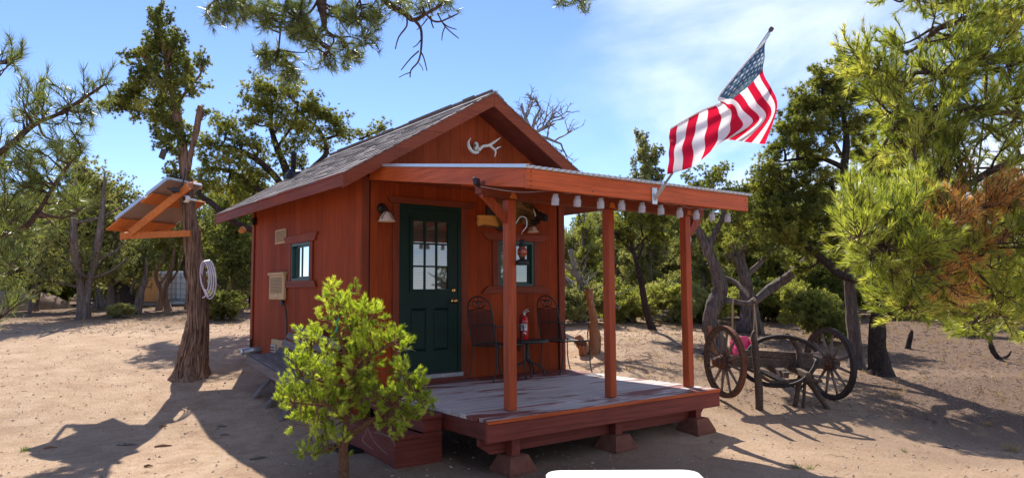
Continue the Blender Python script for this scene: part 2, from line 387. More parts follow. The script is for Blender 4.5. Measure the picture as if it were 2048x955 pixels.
def lerps(vals, n):
    k = len(vals)-1; return [float(np.interp(i/(n-1)*k, range(k+1), vals)) for i in range(n)]
# ================================================================== GROUND
def build_ground():
    nr, na = 250, 420
    rs = np.concatenate([[0], np.geomspace(.5, 900, nr)])
    # denser in front of the camera
    u = np.linspace(-1, 1, na, endpoint=False); ang = PI*(u*.35+.65*u**3)
    ang = ang + YAW
    R_, A_ = np.meshgrid(rs[1:], ang, indexing='ij')
    X_ = CAM.x+R_*np.sin(A_); Y_ = CAM.y+R_*np.cos(A_)
    vs = np.zeros((nr*na+1, 3)); k = 0; lit = np.zeros(nr*na+1)
    vs[0] = (CAM.x, CAM.y, gz(CAM.x, CAM.y))
    for i in range(nr):
        for j in range(na):
            x, y = X_[i, j], Y_[i, j]; z = gz(x, y)
            r = rs[i+1]
            if r < 30: z += .011*noise.noise(Vector((x*2.3, y*2.3, 9)))*min(1, r/4)+.004*noise.noise(Vector((x*6, y*6, 1)))+.0035*noise.noise(Vector((x*17, y*17, 5)))
            vs[1+i*na+j] = (x, y, z)
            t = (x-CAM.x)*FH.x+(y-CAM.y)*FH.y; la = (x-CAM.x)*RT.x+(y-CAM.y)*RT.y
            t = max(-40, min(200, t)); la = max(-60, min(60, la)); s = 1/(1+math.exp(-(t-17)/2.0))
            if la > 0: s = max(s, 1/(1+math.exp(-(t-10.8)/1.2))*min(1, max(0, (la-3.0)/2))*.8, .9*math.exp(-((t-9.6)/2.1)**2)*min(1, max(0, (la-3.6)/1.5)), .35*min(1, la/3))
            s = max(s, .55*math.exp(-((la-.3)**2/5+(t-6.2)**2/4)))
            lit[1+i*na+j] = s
    fs = [(0, 1+(j+1) % na, 1+j) for j in range(na)]
    a = np.arange(nr-1)[:, None]*na+np.arange(na)[None, :]+1; b = np.arange(nr-1)[:, None]*na+((np.arange(na)+1) % na)[None, :]+1
    q = np.stack([a, b, b+na, a+na], -1).reshape(-1, 4)
    me = bpy.data.meshes.new('ground'); me.from_pydata([tuple(v) for v in vs], [], fs+[tuple(f) for f in q.tolist()]); me.update()
    if me.polygons[5000].normal.z < 0: me.flip_normals()
    me.polygons.foreach_set('use_smooth', [True]*len(me.polygons))
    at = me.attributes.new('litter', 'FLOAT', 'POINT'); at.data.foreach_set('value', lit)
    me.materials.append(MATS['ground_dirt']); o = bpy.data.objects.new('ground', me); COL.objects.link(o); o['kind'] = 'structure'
build_ground()

# ================================================================== CABIN
cabin = thing('cabin', 'small rust red wooden cabin with grey shingled gable roof and green door', 'cabin', (0, 0, 0))
WW, LL = 3.06, 4.09; EV = -.41; RX = 1.575; RZ = 3.60; EZ = 2.405; OV = .4; OB = .62
EX2 = 2*RX-EV; SL = (RZ-EZ)/(RX-EV)
def roof_z(x): return RZ-SL*abs(x-RX)                        # top of roof
def under(x): return roof_z(x)-.17                           # soffit plane
def clip_rects(u0, u1, z0, z1, holes):
    segs = [(z0, z1)]
    for (a, b, c, d) in holes:
        if a < u1-.005 and b > u0+.005:
            if a > u0+.01 or b < u1-.01: continue
            ns = []
            for s in segs:
                if d <= s[0] or c >= s[1]: ns.append(s); continue
                if c > s[0]: ns.append((s[0], c))
                if d < s[1]: ns.append((d, s[1]))
            segs = ns
    return segs
def siding(parent, axis, length, holes, topf, z0, outward, pitch=.2, base=0):
    cuts = [0]
    while cuts[-1] < length-.01: cuts.append(min(length, cuts[-1]+pitch))
    for a, b, _, _ in holes: cuts += [a, b]
    cuts = sorted(set(round(c, 4) for c in cuts if 0 <= c <= length)); cuts = [c for i, c in enumerate(cuts) if i == 0 or c-cuts[i-1] > .004]
    gp = .0016
    for i in range(len(cuts)-1):
        a, b = cuts[i]+gp, cuts[i+1]-gp
        if b-a < .006: continue
        d = .014+random.uniform(-.0005, .0005)
        for s0, s1 in clip_rects(cuts[i], cuts[i+1], z0, 99, holes):
            ta, tb = (topf(a), topf(b)) if s1 == 99 else (s1, s1)
            mid = None
            P_ = lambda u, z: (u, base, z) if axis == 'x' else (base, u, z)
            poly = [P_(a, s0), P_(b, s0), P_(b, tb), P_(a, ta)]
            if axis == 'x' and s1 == 99 and a < RX < b: poly = [P_(a, s0), P_(b, s0), P_(b, tb), P_(RX, topf(RX)), P_(a, ta)]
            dv = (0, outward*d, 0) if axis == 'x' else (outward*d, 0, 0)
            MB().prism(poly, dv).build('siding_board', 'siding', parent)
FWIN = (1.93, 2.53, 1.147, 1.75); DOOR = (.47, 1.345, -.02, 2.14); LWIN = (1.60, 2.30, 1.24, 1.76)
def wall_panel(name, axis, at, length, th, z0, topf, holes, mat='dark_interior'):
    cuts = sorted(set([0, length]+[c for h in holes for c in h[:2]]+([RX] if axis == 'x' else [])))
    m = MB()
    for a, b in zip(cuts[:-1], cuts[1:]):
        for s0, s1 in clip_rects(a, b, z0, 99, holes):
            ta, tb = (topf(a), topf(b)) if s1 == 99 else (s1, s1)
            P_ = (lambda u, z: (u, at, z)) if axis == 'x' else (lambda u, z: (at, u, z))
            m.prism([P_(a, s0), P_(b, s0), P_(b, tb), P_(a, ta)], (0, th, 0) if axis == 'x' else (th, 0, 0))
    return m.build(name, mat, cabin)
ftop = lambda x: under(x)-.004
wf = wall_panel('wall', 'x', .016, WW, .08, -.45, ftop, [FWIN, DOOR]); siding(wf, 'x', WW, [FWIN, DOOR], ftop, -.12, -1, base=.016)
wl = wall_panel('wall', 'y', .016, LL, .08, -.45, lambda y: under(0)-.004, [LWIN]); siding(wl, 'y', LL, [LWIN], lambda y: under(0)-.004, -.45, -1, base=.016)
wr = wall_panel('wall', 'y', WW-.096, LL, .08, -.45, lambda y: under(WW)-.004, []); siding(wr, 'y', LL, [], lambda y: under(WW)-.004, -.3, 1, base=WW-.016)
wb = wall_panel('wall', 'x', LL-.096, WW, .08, -.45, ftop, []); siding(wb, 'x', WW, [], ftop, -.3, 1, base=LL-.016)
MB().box((.1, .1, -.1), (WW-.1, LL-.1, -.02)).build('floor', 'dark_interior', cabin)
# corner boards
for (a, b) in (((-.022, -.024, -.44), (.07, -.0015, 2.43)), ((-.024, .0, -.44), (-.0015, .075, 2.43)), ((-.024, LL-.09, -.3), (-.0015, LL+.01, 2.43)), ((WW-.085, -.024, -.2), (WW+.022, -.0015, 2.39)), ((WW+.0015, 0, -.3), (WW+.024, .08, 2.43))):
    MB().cbox(a, b, .004).build('corner_board', 'trim_z' if a[1] < -.01 or a[1] > 1 else 'siding', cabin)
# roof: deck, fascia, rakes, soffit, shingles
roof = MB()
for sgn, xe in ((1, EV), (-1, EX2)):
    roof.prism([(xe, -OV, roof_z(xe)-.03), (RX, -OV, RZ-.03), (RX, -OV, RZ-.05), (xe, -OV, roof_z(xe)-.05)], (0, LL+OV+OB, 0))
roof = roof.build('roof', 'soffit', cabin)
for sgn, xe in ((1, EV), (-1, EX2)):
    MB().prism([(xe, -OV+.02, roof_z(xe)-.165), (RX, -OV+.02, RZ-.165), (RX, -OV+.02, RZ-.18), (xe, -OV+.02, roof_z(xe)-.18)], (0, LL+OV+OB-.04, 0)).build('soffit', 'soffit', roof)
    q = -.03 if sgn > 0 else .0
    MB().box((xe+min(0, -.022*sgn), -OV, roof_z(xe)-.178), (xe+max(0, -.022*sgn), LL+OB, roof_z(xe)-.031)).build('fascia_board', 'trim_y', roof)
    MB().box((xe-.032*sgn if sgn > 0 else xe, -OV-.034, roof_z(xe)-.056), (xe if sgn > 0 else xe+.032, LL+OB, roof_z(xe)-.03)).build('drip_board', 'trim_y', roof)
    for yy in (-OV-.028, LL+OB):
        MB().prism([(xe-.024*sgn, yy, roof_z(xe)-.205), (xe-.024*sgn, yy, roof_z(xe)-.028), (RX-.002*sgn, yy, RZ-.014), (RX-.002*sgn, yy, RZ-.192)], (0, .027, 0)).build('rake_board', 'trim_x', roof)
def shingles():
    ex = .142; slope = math.hypot(1, SL); nrow = int((RX-EV)*slope/ex)+1
    ux = 1/slope; uz = SL/slope
    for sgn in (1, -1):
        xe = EV if sgn > 0 else EX2; stuff = MB()
        for r in range(nrow+1):
            s0 = r*ex-.035; s1 = min(s0+ex+.03, (RX-EV)*slope+.01)
            y = -OV-.045; k = 0
            while y < LL+OB+.02:
                w = random.choice((.22, .28, .33, .38)); y2 = min(y+w, LL+OB+.025)
                th = random.uniform(.010, .019); dd = random.uniform(-.012, .012)
                A = lambda s, h: (xe+sgn*ux*(s+0), 0, roof_z(xe)-.03+uz*s+h)
                a0, a1, b0, b1 = A(s0+dd, .005+th), A(s0+dd, .002), A(s1, .006), A(s1, .001)
                poly = [(a1[0]+sgn*uz*0, y+.002, a1[2]), (a0[0]-sgn*.002, y+.002, a0[2]), (b0[0], y+.002, b0[2]+.001), (b1[0], y+.002, b1[2])]
                mb = MB() if sgn > 0 else stuff
                mb.prism(poly, (0, y2-y-.004, 0))
                if sgn > 0: mb.build('shingle', 'shingle', roof)
                y = y2
        if sgn < 0: stuff.build('shingles', 'shingle', roof, kind='stuff')
shingles()
MB().prism([(RX-.14, -OV-.05, RZ-.108), (RX, -OV-.05, RZ-.020), (RX+.14, -OV-.05, RZ-.108), (RX+.14, -OV-.05, RZ-.088), (RX, -OV-.05, RZ+.004), (RX-.14, -OV-.05, RZ-.088)], (0, LL+OV+OB+.08, 0)).build('ridge_cap', 'shingle', roof)
# vent pipe with flashing on the left slope
pv = PX(588, 345, .70); py_ = pv.y
pp = MB().lathe([(.045, -.25), (.045, .36), (.055, .365), (.055, .40), (.0, .41)], (.70, py_, roof_z(.7)), n=14).build('vent_pipe', 'black_metal', roof, smooth=True)
MB().lathe([(.16, -.02), (.13, .05), (.055, .10), (.05, .12)], (.70, py_, roof_z(.7)), (-SL*.6, 0, 1), n=16).build('flashing', 'black_metal', pp)
# ---- door
def fdoor():
    x0, x1, z0, z1 = .525, 1.30, .09, 2.09; y = -.004
    jm = MB(); jm.box((.47, -.012, .06), (x0, .07, 2.14)); jm.box((x1, -.012, .06), (1.345, .07, 2.14)); jm.box((x0, -.012, z1), (x1, .07, 2.14)); jm.build('door_frame', 'green_paint', cabin)
    d = MB(); gx0, gx1, gz0_, gz1_ = .635, 1.175, 1.09, 1.965
    pa = [(.63, .86, .36, .88), (.95, 1.18, .36, .88)]
    xs = sorted(set([x0+.003, x1-.003, gx0, gx1]+[c for p in pa for c in p[:2]])); 
    holes = [(gx0, gx1, gz0_, gz1_)]+pa
    for a, b in zip(xs[:-1], xs[1:]):
        hs = [h for h in holes if h[0] <= a+1e-6 and h[1] >= b-1e-6]
        segs = [(z0, z1-.003)]
        for h in hs:
            ns = []
            for s in segs:
                if h[3] <= s[0] or h[2] >= s[1]: ns.append(s)
                else: ns += [(s[0], h[2]), (h[3], s[1])]
            segs = ns
        for s0, s1 in segs: d.box((a, y, s0), (b, y+.045, s1))
    door = d.build('door', 'green_paint', cabin)
    for (a, b, c, e) in pa:
        p = MB(); i = .035
        o_ = [(a, y+.012, c), (b, y+.012, c), (b, y+.012, e), (a, y+.012, e)]; n_ = [(a+i, y-.001, c+i), (b-i, y-.001, c+i), (b-i, y-.001, e-i), (a+i, y-.001, e-i)]
        w = [(a, y, c), (b, y, c), (b, y, e), (a, y, e)]
        j = .014; g = [(a+j, y+.013, c+j), (b-j, y+.013, c+j), (b-j, y+.013, e-j), (a+j, y+.013, e-j)]
        p.add(w+g, [(k, (k+1) % 4, 4+(k+1) % 4, 4+k) for k in range(4)]); p.add(g+n_, [(k, (k+1) % 4, 4+(k+1) % 4, 4+k) for k in range(4)]+[(4, 5, 6, 7)])
        p.build('door_panel', 'green_paint', door)
    fr = MB(); fw = .022
    fr.box((gx0-.018, y-.014, gz0_-.018), (gx0+fw, y+.02, gz1_+.018)); fr.box((gx1-fw, y-.014, gz0_-.018), (gx1+.018, y+.02, gz1_+.018))
    fr.box((gx0+fw, y-.014, gz0_-.018), (gx1-fw, y+.02, gz0_+fw)); fr.box((gx0+fw, y-.014, gz1_-fw), (gx1-fw, y+.02, gz1_+.018)); fr.build('glazing_frame', 'green_paint', door)
    gw, gh = (gx1-gx0-2*fw), (gz1_-gz0_-2*fw); ax, az = gx0+fw, gz0_+fw; mu = .02
    for k in (1, 2):
        c = ax+gw*k/3; MB().box((c-mu/2, y-.010, az), (c+mu/2, y+.016, az+gh)).build('muntin', 'green_paint', door)
        for q in range(3):
            c2 = az+gh*k/3; u0 = ax+gw*q/3+(mu/2 if q else 0); u1 = ax+gw*(q+1)/3-(mu/2 if q < 2 else 0)
            MB().box((u0, y-.0095, c2-mu/2), (u1, y+.0155, c2+mu/2)).build('muntin', 'green_paint', door)
    for q in range(3):
        for k in range(3):
            u0 = ax+gw*q/3+(mu/2 if q else 0); u1 = ax+gw*(q+1)/3-(mu/2 if q < 2 else 0); w0 = az+gh*k/3+(mu/2 if k else 0); w1 = az+gh*(k+1)/3-(mu/2 if k < 2 else 0)
            tl = random.uniform(-.0015, .0015)
            MB().add([(u0, y+.004+tl, w0), (u1, y+.004-tl, w0), (u1, y+.004-tl, w1), (u0, y+.004+tl, w1)], [(0, 1, 2, 3)]).build('pane', 'pane_glass', door)
    b = MB(); z = az
    while z < az+gh:
        b.add([(ax, y+.030, z), (ax+gw, y+.030, z), (ax+gw, y+.036, z+.017), (ax, y+.036, z+.017)], [(0, 1, 2, 3)]); z += .0195
    b.build('blind', 'blind', door)
    MB().box((gx0-.02, y+.04, gz0_-.02), (gx1+.02, y+.043, gz1_+.02)).build('blind_backing', 'dark_interior', door)
    kx = 1.235
    k_ = MB().lathe([(.034, 0), (.034, .008), (.013, .014), (.013, .035), (.026, .042), (.030, .055), (.024, .07), (.0, .074)], (kx, y, .965), (0, -1, 0), n=20).build('door_knob', 'brass', door, smooth=True)
    MB().lathe([(.030, 0), (.030, .008), (.026, .014), (.012, .02), (.0, .021)], (kx, y, 1.095), (0, -1, 0), n=20).build('deadbolt', 'brass', door, smooth=True)
    MB().cbox((.47, -.075, .035), (1.345, .05, .088), .004).build('threshold', 'grey_metal', cabin)
    MB().cbox((.40, -.065, -.01), (1.40, -.001, .034), .003).build('sill_board', 'deck_red_x', cabin)
fdoor()
# trims around door and windows
def trim(a, b, mat): MB().cbox(a, b, .005).build('trim_board', mat, cabin)
MB().prism([(.30, -.026, 2.215), (.345, -.026, 2.143), (1.53, -.026, 2.143), (1.575, -.026, 2.215)], (0, .024, 0)).build('trim_board', 'trim_x', cabin)
trim((.385, -.022, -.02), (.468, -.001, 2.141), 'trim_z'); trim((1.347, -.022, -.02), (1.44, -.001, 2.141), 'trim_z')
MB().prism([(1.66, -.026, 1.842), (1.76, -.026, 1.752), (2.70, -.026, 1.752), (2.80, -.026, 1.842)], (0, .024, 0)).build('trim_board', 'trim_x', cabin)
trim((1.835, -.022, 1.150), (1.928, -.001, 1.75), 'trim_z'); trim((2.532, -.022, 1.150), (2.625, -.001, 1.75), 'trim_z')
MB().prism([(1.76, -.028, 1.148), (1.66, -.028, 1.055), (2.80, -.028, 1.055), (2.70, -.028, 1.148)], (0, .026, 0)).build('trim_board', 'trim_x', cabin)
MB().prism([(-.026, 1.33, 1.872), (-.026, 1.42, 1.765), (-.026, 2.50, 1.765), (-.026, 2.60, 1.872)], (.024, 0, 0)).build('trim_board', 'trim_y', cabin)
trim((-.022, 2.302, 1.242), (-.001, 2.40, 1.764), 'trim_z'); trim((-.022, 1.50, 1.242), (-.001, 1.598, 1.764), 'trim_z')
MB().prism([(-.028, 1.42, 1.24), (-.028, 1.34, 1.15), (-.028, 2.58, 1.15), (-.028, 2.50, 1.24)], (.026, 0, 0)).build('trim_board', 'trim_y', cabin)
def window(axis, u0, u1, z0, z1, curtain):
    P3 = (lambda u, d, z: (u, d, z)) if axis == 'x' else (lambda u, d, z: (d, u, z))
    def bx(m, a, b, c, d, e, f):
        p, q = P3(a, c, e), P3(b, d, f); return m.box(tuple(min(p[i], q[i]) for i in range(3)), tuple(max(p[i], q[i]) for i in range(3)))
    m = MB(); f = .035
    bx(m, u0+.002, u0+f, -.012, .08, z0+.002, z1-.002); bx(m, u1-f, u1-.002, -.012, .08, z0+.002, z1-.002); bx(m, u0+f, u1-f, -.012, .08, z0+.002, z0+f); bx(m, u0+f, u1-f, -.012, .08, z1-f, z1-.002)
    w = m.build('window', 'green_frame', cabin)
    mid = (u0+u1)/2; m = MB()
    for a, b, o in ((u0+f, mid+.016, .012), (mid-.016, u1-f, .036)):
        m = MB(); s = .024
        bx(m, a, a+s, o, o+.02, z0+f, z1-f); bx(m, b-s, b, o, o+.02, z0+f, z1-f); bx(m, a+s, b-s, o, o+.02, z0+f, z0+f+s); bx(m, a+s, b-s, o, o+.02, z1-f-s, z1-f)
        m.build('sash', 'green_frame', w)
        MB().add([P3(a+s, o+.01, z0+f+s), P3(b-s, o+.01, z0+f+s), P3(b-s, o+.01, z1-f-s), P3(a+s, o+.01, z1-f-s)], [(0, 1, 2, 3)]).build('pane', 'pane_glass', w)
    m = MB(); z = z0+f
    if curtain:
        while z < z1-f: m.add([P3(u0+f, .066, z), P3(u1-f, .066, z), P3(u1-f, .073, z+.018), P3(u0+f, .073, z+.018)], [(0, 1, 2, 3)]); z += .021
        m.build('blind', 'blind', w)
    else:
        nn = 24; vs = []
        for i in range(nn+1):
            u = u0+f+(u1-u0-2*f)*i/nn; d = .07+.008*math.sin(i*1.9)
            vs += [P3(u, d, z0+f), P3(u, d, z1-f)]
        m.add(vs, [(2*i, 2*i+2, 2*i+3, 2*i+1) for i in range(nn)]); m.build('curtain', 'curtain', w)
    m = MB(); bx(m, u0, u1, .082, .09, z0, z1); m.build('backing', 'dark_interior', w)
    return w
w1 = window('x', *FWIN, True); w2 = window('y', *LWIN, False)
# louvred vent, heater cover, outlet cover, oval vent, cord on the left wall
v = MB().box((-.018, 2.54, 1.795), (-.001, 2.98, 2.005)).build('wall_vent', 'cream_metal', cabin)
for k in range(3):
    a = 2.575+k*.13
    g = MB()
    for q in range(9): g.box((-.024, a, 1.825+q*.018), (-.0185, a+.11, 1.834+q*.018))
    g.build('louvre', 'cream_dark', v)
h = MB().cbox((-.05, 2.49, .975), (-.001, 3.12, 1.345), .012).build('heater_cover', 'cream_metal', cabin)
MB().cbox((-.07, 2.46, 1.335), (-.001, 3.14, 1.375), .006).build('cover_hood', 'cream_metal', h)
for k in range(11): MB().box((-.056, 2.56, 1.075+k*.021), (-.0505, 3.05, 1.085+k*.021)).build('louvre', 'cream_dark', h)
MB().lathe([(.022, 0), (.022, .008), (0, .01)], (-.05, 2.80, 1.02), (-1, 0, 0), n=10).build('screw', 'brass', h)
ob = MB().cbox((-.05, 2.50, -.02), (-.001, 2.98, .40), .01).build('hatch_cover', 'cream_metal', cabin)
MB().cbox((-.075, 2.73, .17), (-.051, 2.93, .33), .008).build('hatch_lid', 'grey_metal', ob)
for q in range(3): MB().box((-.079, 2.75, .20+q*.04), (-.0755, 2.91, .215+q*.04)).build('slot', 'vent_dark', ob)
MB().ell((-.02, 3.63, .19), (.022, .06, .075)).build('oval_vent', 'black_plastic', cabin, smooth=True)
MB().cbox((-.035, 2.60, .90), (-.001, 2.68, .97), .006).build('socket_box', 'black_plastic', cabin)
MB().tube(smoothpath([(-.03, 2.62, .93), (-.07, 2.52, .95), (-.06, 2.40, .90), (-.04, 2.37, .75), (-.035, 2.36, .5), (-.035, 2.35, .25), (-.04, 2.33, .05)]), .011, 6).build('power_cord', 'black_plastic', cabin, smooth=True)
MB().tube(smoothpath([(-.04, 3.98, .35), (-.045, 3.98, .2), (-.05, 4.0, .05)]), .014, 6).build('hose_bib', 'black_metal', cabin)
MB().cbox((-.07, 3.93, 2.16), (-.003, 4.03, 2.27), .01).build('wall_sensor', 'black_plastic', cabin)
# small fixtures
def wall_lamp(cx, cz, label, s=1.):
    t = thing('wall_lamp', label, 'lamp', (0, 0, 0), 'bronze wall lamps on the cabin front')
    MB().lathe([(.062*s, 0), (.062*s, .012), (.035*s, .022), (.02*s, .03)], (0, 0, 0), (0, -1, 0), n=20).build('backplate', 'lamp_bronze', t, True)
    MB().tube(smoothpath([(0, -.02, 0), (.0, -.07*s, .02*s), (.0, -.12*s, .0), (.0, -.13*s, -.03*s)]), .011*s, 8).build('arm', 'lamp_bronze', t, True)
    MB().lathe([(.028*s, 0), (.03*s, -.03*s), (.02*s, -.035*s)], (0, -.13*s, -.02*s), n=14).build('cap', 'lamp_bronze', t, True)
    sh = MB().lathe([(.026*s, -.05*s), (.055*s, -.07*s), (.078*s, -.115*s), (.084*s, -.14*s), (.105*s, -.165*s), (.101*s, -.165*s), (.08*s, -.138*s), (.05*s, -.07*s)], (0, -.13*s, 0), n=24, cap=False).build('shade', 'lamp_glass', t, True)
    for k in range(8):
        a = k*PI/4; pts = [(math.sin(a+(q*.12 if k % 2 else -q*.12))*r*s, -.13*s+math.cos(a+(q*.12 if k % 2 else -q*.12))*r*s, z*s) for q, (r, z) in enumerate(((.03, -.052), (.058, -.07), (.081, -.115), (.086, -.14)))]
        MB().tube(pts, .0035*s, 4).build('leading', 'lamp_bronze', sh)
    t.location = (cx, -.012, cz); return t
wall_lamp(.235, 2.06, 'bronze wall lamp with frosted bell shade left of the green door', 1.0)
# ================================================================== PORCH
porch = thing('porch', 'open red timber porch with worn plank deck and corrugated roof', 'porch', (0, 0, 0))
DX0, DX1, DY = -.036, 3.02, -2.584
y = DY; nb = 18; bw = (-.03-DY)/nb
for k in range(nb):
    y0 = DY-.03 if k == 0 else DY+k*bw; e0 = random.uniform(-.012, .006); e1 = random.uniform(-.008, .01); g = .0052
    MB().cbox((DX0+e0-.02, y0+g, -.036), (DX1+e1+.015, DY+(k+1)*bw-g, random.uniform(-.003, .0015)), .004).build('deck_board', 'deck_red_x' if k == 0 and 0 else 'deck_board', porch)
MB().cbox((DX0-.045, DY-.032, -.192), (DX1+.03, DY+.008, -.0375), .004).build('rim_board', 'deck_red_x', porch)
MB().cbox((DX0-.045, DY-.045, -.036), (DX1+.03, DY-.0305, -.004), .003).build('edge_strip', 'beam_x', porch)
MB().cbox((DX0-.02, DY+.0085, -.18), (DX0+.02, -.03, -.0375), .004).build('rim_board', 'deck_red_y', porch)
MB().cbox((DX1-.02, DY+.0085, -.18), (DX1+.02, -.03, -.0375), .004).build('rim_board', 'deck_red_y', porch)
for x in np.arange(.36, 2.8, .405): MB().box((x, DY+.01, -.178), (x+.038, -.04, -.0375)).build('joist', 'deck_red_y', porch)
GY = -2.45
MB().prism([(-.06, GY-.019, -.181), (2.99, GY-.019, -.181), (2.87, GY-.019, -.322), (.06, GY-.019, -.322), (-.06, GY-.019, -.24)], (0, .038, 0)).build('girder', 'deck_red_x', porch)
MB().prism([(-.06, -.45, -.181), (2.99, -.45, -.181), (2.87, -.45, -.30), (.06, -.45, -.30)], (0, .038, 0)).build('girder', 'deck_red_x', porch)
for k, x in enumerate((.265, 1.53, 2.75)):
    for yy in (GY-.068, -.52):
        g0 = gz(x, yy)
        st = MB().cbox((x-.045, yy-.045, max(g0, -.6)+.10), (x+.045, yy+.045, -.182), .004).build('stub_post', 'deck_red_y', porch)
        if yy < -1:
            m = MB(); b = .150; t_ = .095; zb = g0-.04; zt = g0+.145
            vs = [(x-b, yy-b, zb), (x+b, yy-b, zb), (x+b, yy+b, zb), (x-b, yy+b, zb), (x-b, yy-b, zb+.06), (x+b, yy-b, zb+.06), (x+b, yy+b, zb+.06), (x-b, yy+b, zb+.06), (x-t_, yy-t_, zt), (x+t_, yy-t_, zt), (x+t_, yy+t_, zt), (x-t_, yy+t_, zt)]
            m.add(vs, [(3, 2, 1, 0), (0, 1, 5, 4), (1, 2, 6, 5), (2, 3, 7, 6), (3, 0, 4, 7), (4, 5, 9, 8), (5, 6, 10, 9), (6, 7, 11, 10), (7, 4, 8, 11), (8, 9, 10, 11)])
            o = m.build('pier_block', 'pier_red', porch)
PY_ = -2.321
for x in (.385, 1.665, 2.89):
    MB().cbox((x-.045, PY_-.045, .002), (x+.045, PY_+.045, 1.926), .005).build('post', 'beam_z', porch)
MB().prism([(.10, PY_-.06, 1.928), (3.16, PY_-.06, 1.928), (3.16, PY_-.06, 2.068), (.05, PY_-.06, 2.068), (.05, PY_-.06, 1.98)], (0, .038, 0)).build('header_beam', 'trim_x', porch)
MB().prism([(.10, PY_+.024, 1.928), (3.16, PY_+.024, 1.928), (3.16, PY_+.024, 2.068), (.05, PY_+.024, 2.068), (.05, PY_+.024, 1.98)], (0, .038, 0)).build('header_beam', 'trim_x', porch)
MB().prism([(.075, PY_-.02, 2.03), (.075, PY_-.02, 1.93), (.338, PY_-.02, 1.70), (.338, PY_-.02, 1.80)], (0, .04, 0)).build('knee_brace', 'beam_z', porch)
MB().prism([(3.15, PY_-.02, 1.928), (3.15, PY_-.02, 1.86), (2.937, PY_-.02, 1.66), (2.937, PY_-.02, 1.76), (3.06, PY_-.02, 1.928)], (0, .04, 0)).build('knee_brace', 'beam_z', porch)
for x in (.385, 1.665, 2.89): MB().prism([(x-.045, PY_-.0665, 1.93), (x+.045, PY_-.0665, 1.93), (x+.02, PY_-.0665, 1.985), (x-.02, PY_-.0665, 1.985)], (0, .006, 0)).build('gusset', 'orange_wood', porch)
MB().cbox((.02, PY_-.065, 1.95), (.049, PY_+.03, 2.03), .004).build('end_cap', 'trim_z', porch)
FY = -3.004
def sheet_z(y): return 2.545+(2.098-2.545)*(y/FY)
MB().cbox((.063, FY, 1.93), (3.118, FY+.038, 2.092), .004).build('fascia_board', 'beam_x', porch)
for x, n_ in ((.063, 1), (3.08, 1)):
    a, b = FY+.0385, -.03
    MB().prism([(x, a, sheet_z(a)-.165), (x, a, sheet_z(a)-.008), (x, b, sheet_z(b)-.008), (x, b, sheet_z(b)-.155)], (.038, 0, 0)).build('side_beam', 'beam_y', porch)
for x in np.arange(.46, 3.0, .435):
    a, b = FY+.0385, -.03
    MB().prism([(x, a, sheet_z(a)-.12), (x, a, sheet_z(a)-.012), (x, b, sheet_z(b)-.012), (x, b, sheet_z(b)-.12)], (.038, 0, 0)).build('rafter', 'beam_y', porch)
MB().box((.102, -.028, sheet_z(0)-.16), (3.08, -.003, sheet_z(0)-.02)).build('ledger', 'trim_x', porch)
def sheets():
    pit = .0675; n_per = 8; x_end = 3.165; x = .045; k = 0; tot = x_end-x; ns = 4
    for s in range(ns):
        xa, xb = x+tot*s/ns-(.02 if s else 0), x+tot*(s+1)/ns; m = MB(); nn = int((xb-xa)/pit*n_per)+1; ys = [FY-.035, FY*.66, FY*.33, -.02]
        vs = []; 
        for i in range(nn+1):
            xx = xa+(xb-xa)*i/nn
            for yy in ys: 
                z = sheet_z(yy)+.012+.0125*math.cos(2*PI*(xx-x)/pit)+.0012*s
                vs.append((xx, yy, z)); 
        o = len(vs); q = len(ys); vs += [(a, b, c-.0022) for a, b, c in vs]; fs = []
        for i in range(nn):
            for j in range(q-1):
                a = i*q+j; fs.append((a, a+q, a+q+1, a+1)); fs.append((o+a, o+a+1, o+a+q+1, o+a+q))
            fs.append((i*q, o+i*q, o+(i+1)*q, (i+1)*q))
        m.add(vs, fs); m.build('roofing_sheet', 'flash_white', porch, smooth=True)
sheets()
MB().prism([(.028, FY-.02, sheet_z(FY)-.004), (.028, FY-.02, sheet_z(FY)+.026), (.075, FY-.02, sheet_z(FY)+.030), (.075, FY-.02, sheet_z(FY)+.026), (.034, FY-.02, sheet_z(FY)+.022), (.034, FY-.02, sheet_z(FY)-.004)], (0, -FY, sheet_z(0)-sheet_z(FY))).build('edge_flashing', 'galv', porch)
for x in np.arange(.10, 3.1, .0675*2):                     # screw heads and nail marks on the fascia
    pass
nm = MB()
for x, z in [(.10, 1.95), (.10, 1.99), (.10, 2.03), (.10, 2.07), (1.66, 1.97), (1.66, 2.05), (.8, 1.96), (2.4, 1.98), (3.07, 1.95), (3.07, 2.05), (1.2, 2.06), (2.05, 1.97)]:
    nm.lathe([(.006, 0), (.006, .002), (0, .0025)], (x, FY, z), (0, -1, 0), n=8)
nm.build('nail_heads', 'black_metal', porch, kind='stuff')
# steps
steps = thing('porch_steps', 'two dark red boxed wooden steps at the left end of the deck', 'steps', (-.3, -1.4, -.4))
for (x0, x1, z1, nm_) in ((-.30, -.085, -.035, 'upper'), (-.585, -.085, -.185, 'lower')):
    y0, y1 = -1.92+(.004 if nm_ == 'upper' else 0), -.92
    zb = -.50 if nm_ == 'lower' else -.184
    MB().cbox((x0+.02, y0+.015, zb), (x1, y1, z1-.036), .004).build('riser', 'deck_red_x', steps)
    if nm_ == 'lower': MB().cbox((x0, y0, z1-.035), (-.302, y1+.02, z1), .005).build('tread', 'deck_red_y', steps)
    else:
        MB().cbox((x0-.012, y0, z1-.035), (x1-.002, y1+.02, z1), .005).build('tread', 'deck_red_y', steps)
        MB().box((x0+.005, y0+.0145, -.26), (x1, y0+.0155, -.186)).build('cleat', 'deck_red_x', steps)
